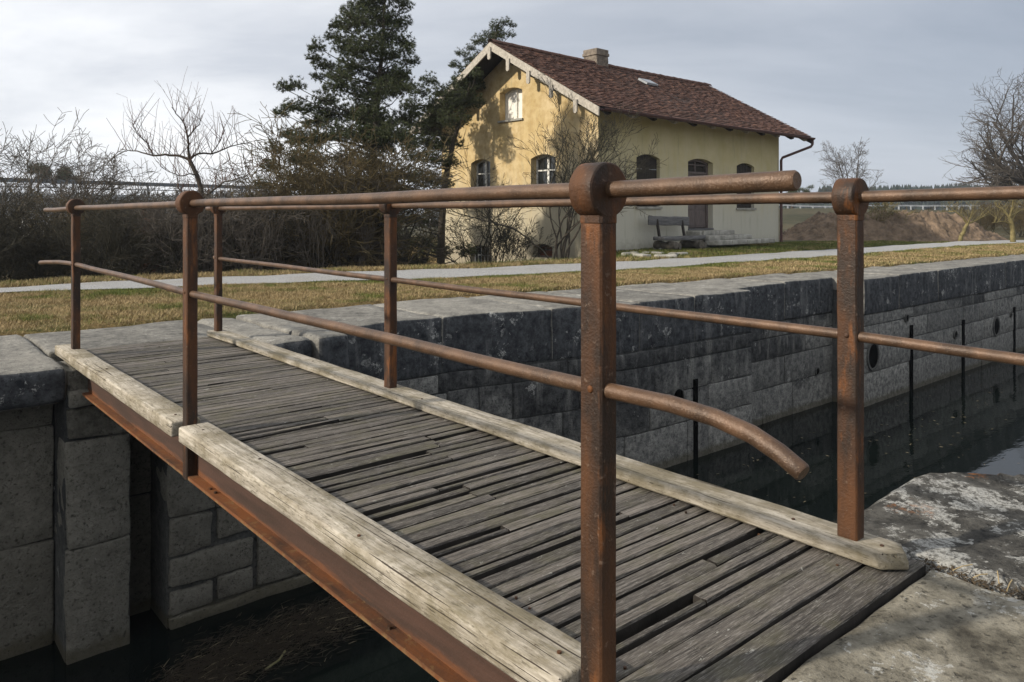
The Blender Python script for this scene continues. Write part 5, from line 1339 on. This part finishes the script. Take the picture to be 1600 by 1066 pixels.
# --- far forest (reads as one mass) and a few single far trees
def conifers(name, label, spots, m, seed):
    g = random.Random(seed); V = []; F = []
    for x, y, z, h in spots:
        r = h * g.uniform(.16, .26); n = 7; tiers = 6
        for t in range(tiers):
            zb_ = z + h * (.18 + .76 * t / tiers); zt_ = z + h * (.18 + .76 * (t + 1.7) / tiers); rr = r * (1 - t / tiers) ** .8 * g.uniform(.8, 1.15); c = len(V)
            V.append((x, y, min(zt_, z + h)))
            for k in range(n * 2):
                a = math.pi * k / n + g.uniform(-.1, .1); q = rr * (1 if k % 2 else .55) * g.uniform(.75, 1.2); V.append((x + q * math.cos(a), y + q * math.sin(a), zb_ + g.uniform(-.02, .02) * h))
            for k in range(n * 2): F.append((c, c + 1 + k, c + 1 + (k + 1) % (n * 2)))
        c = len(V); w_ = h * .018
        V += [(x - w_, y, z), (x + w_, y, z), (x, y, z + h * .5), (x, y + w_, z)]; F += [(c, c + 1, c + 2), (c, c + 3, c + 2)]
    o = obj(name, V, F, m); tag(o, label, 'forest', kind='stuff'); return o
g = random.Random(55); sp = []
for i in range(1500):
    r_ = g.uniform(.30, .85); Y = g.uniform(190, 260); px_top = 290 + 7 * noise.noise(Vector((r_ * 18, 0, 0)))
    if r_ < .40: px_top = 303
    h0 = (334 - px_top - g.uniform(-3, 6)) * Y / 1200 + 1 + 1.5; sp.append((r_ * Y, Y, -1.5, h0))
conifers('distant_forest', 'blue-green conifer forest along the horizon at right', sp, M_forest, 1)
sp = []
for i in range(420):
    r_ = g.uniform(-.90, -.25); Y = g.uniform(150, 200); h0 = (334 - 297 - g.uniform(-2, 8)) * Y / 1200 + 2.5; sp.append((r_ * Y, Y, -1.5, h0))
conifers('distant_forest', 'low dark wood on the horizon behind the viaduct at left', sp, M_forestb, 2)
for (px, py, Y, pads, lab) in ((1238, 0, 60, [(1232, 303, 9), (1240, 296, 7), (1246, 308, 9), (1228, 312, 9), (1252, 300, 5), (1240, 318, 10), (1264, 294, 4), (1260, 304, 6)], 'dark far pine just right of the house corner'),
                               (95, 0, 60, [(92, 268, 9), (102, 272, 9), (84, 275, 9), (95, 280, 10), (108, 279, 7)], 'far rounded pine above the viaduct, right one'), (60, 0, 60, [(58, 262, 8), (50, 268, 8), (66, 268, 8), (58, 276, 10), (72, 275, 7)], 'far rounded pine above the viaduct, left one')):
    pine('far_pine', lab, Y, [(px, 345), (px, 310), (px, pads[0][1])], pads, int(px), .15, 30, 3, 1.2, .22)

# --- thin air: far things pale towards blue
hz = MB(); hz.box(-2600, 2600, -2600, 2600, -9, 24)
ho = hz.build('haze', None); hm = bpy.data.materials.new('thin_haze'); hm.use_nodes = True; ht = hm.node_tree
ht.nodes.remove(ht.nodes['Principled BSDF']); pv = ht.nodes.new('ShaderNodeVolumePrincipled'); pv.inputs['Color'].default_value = (.78, .86, 1, 1); pv.inputs['Density'].default_value = .00055
pv.inputs['Anisotropy'].default_value = .1
ht.links.new(pv.outputs[0], ht.nodes['Material Output'].inputs['Volume']); ho.data.materials.append(hm); tag(ho, 'thin winter haze over the far fields and woods', kind='stuff')
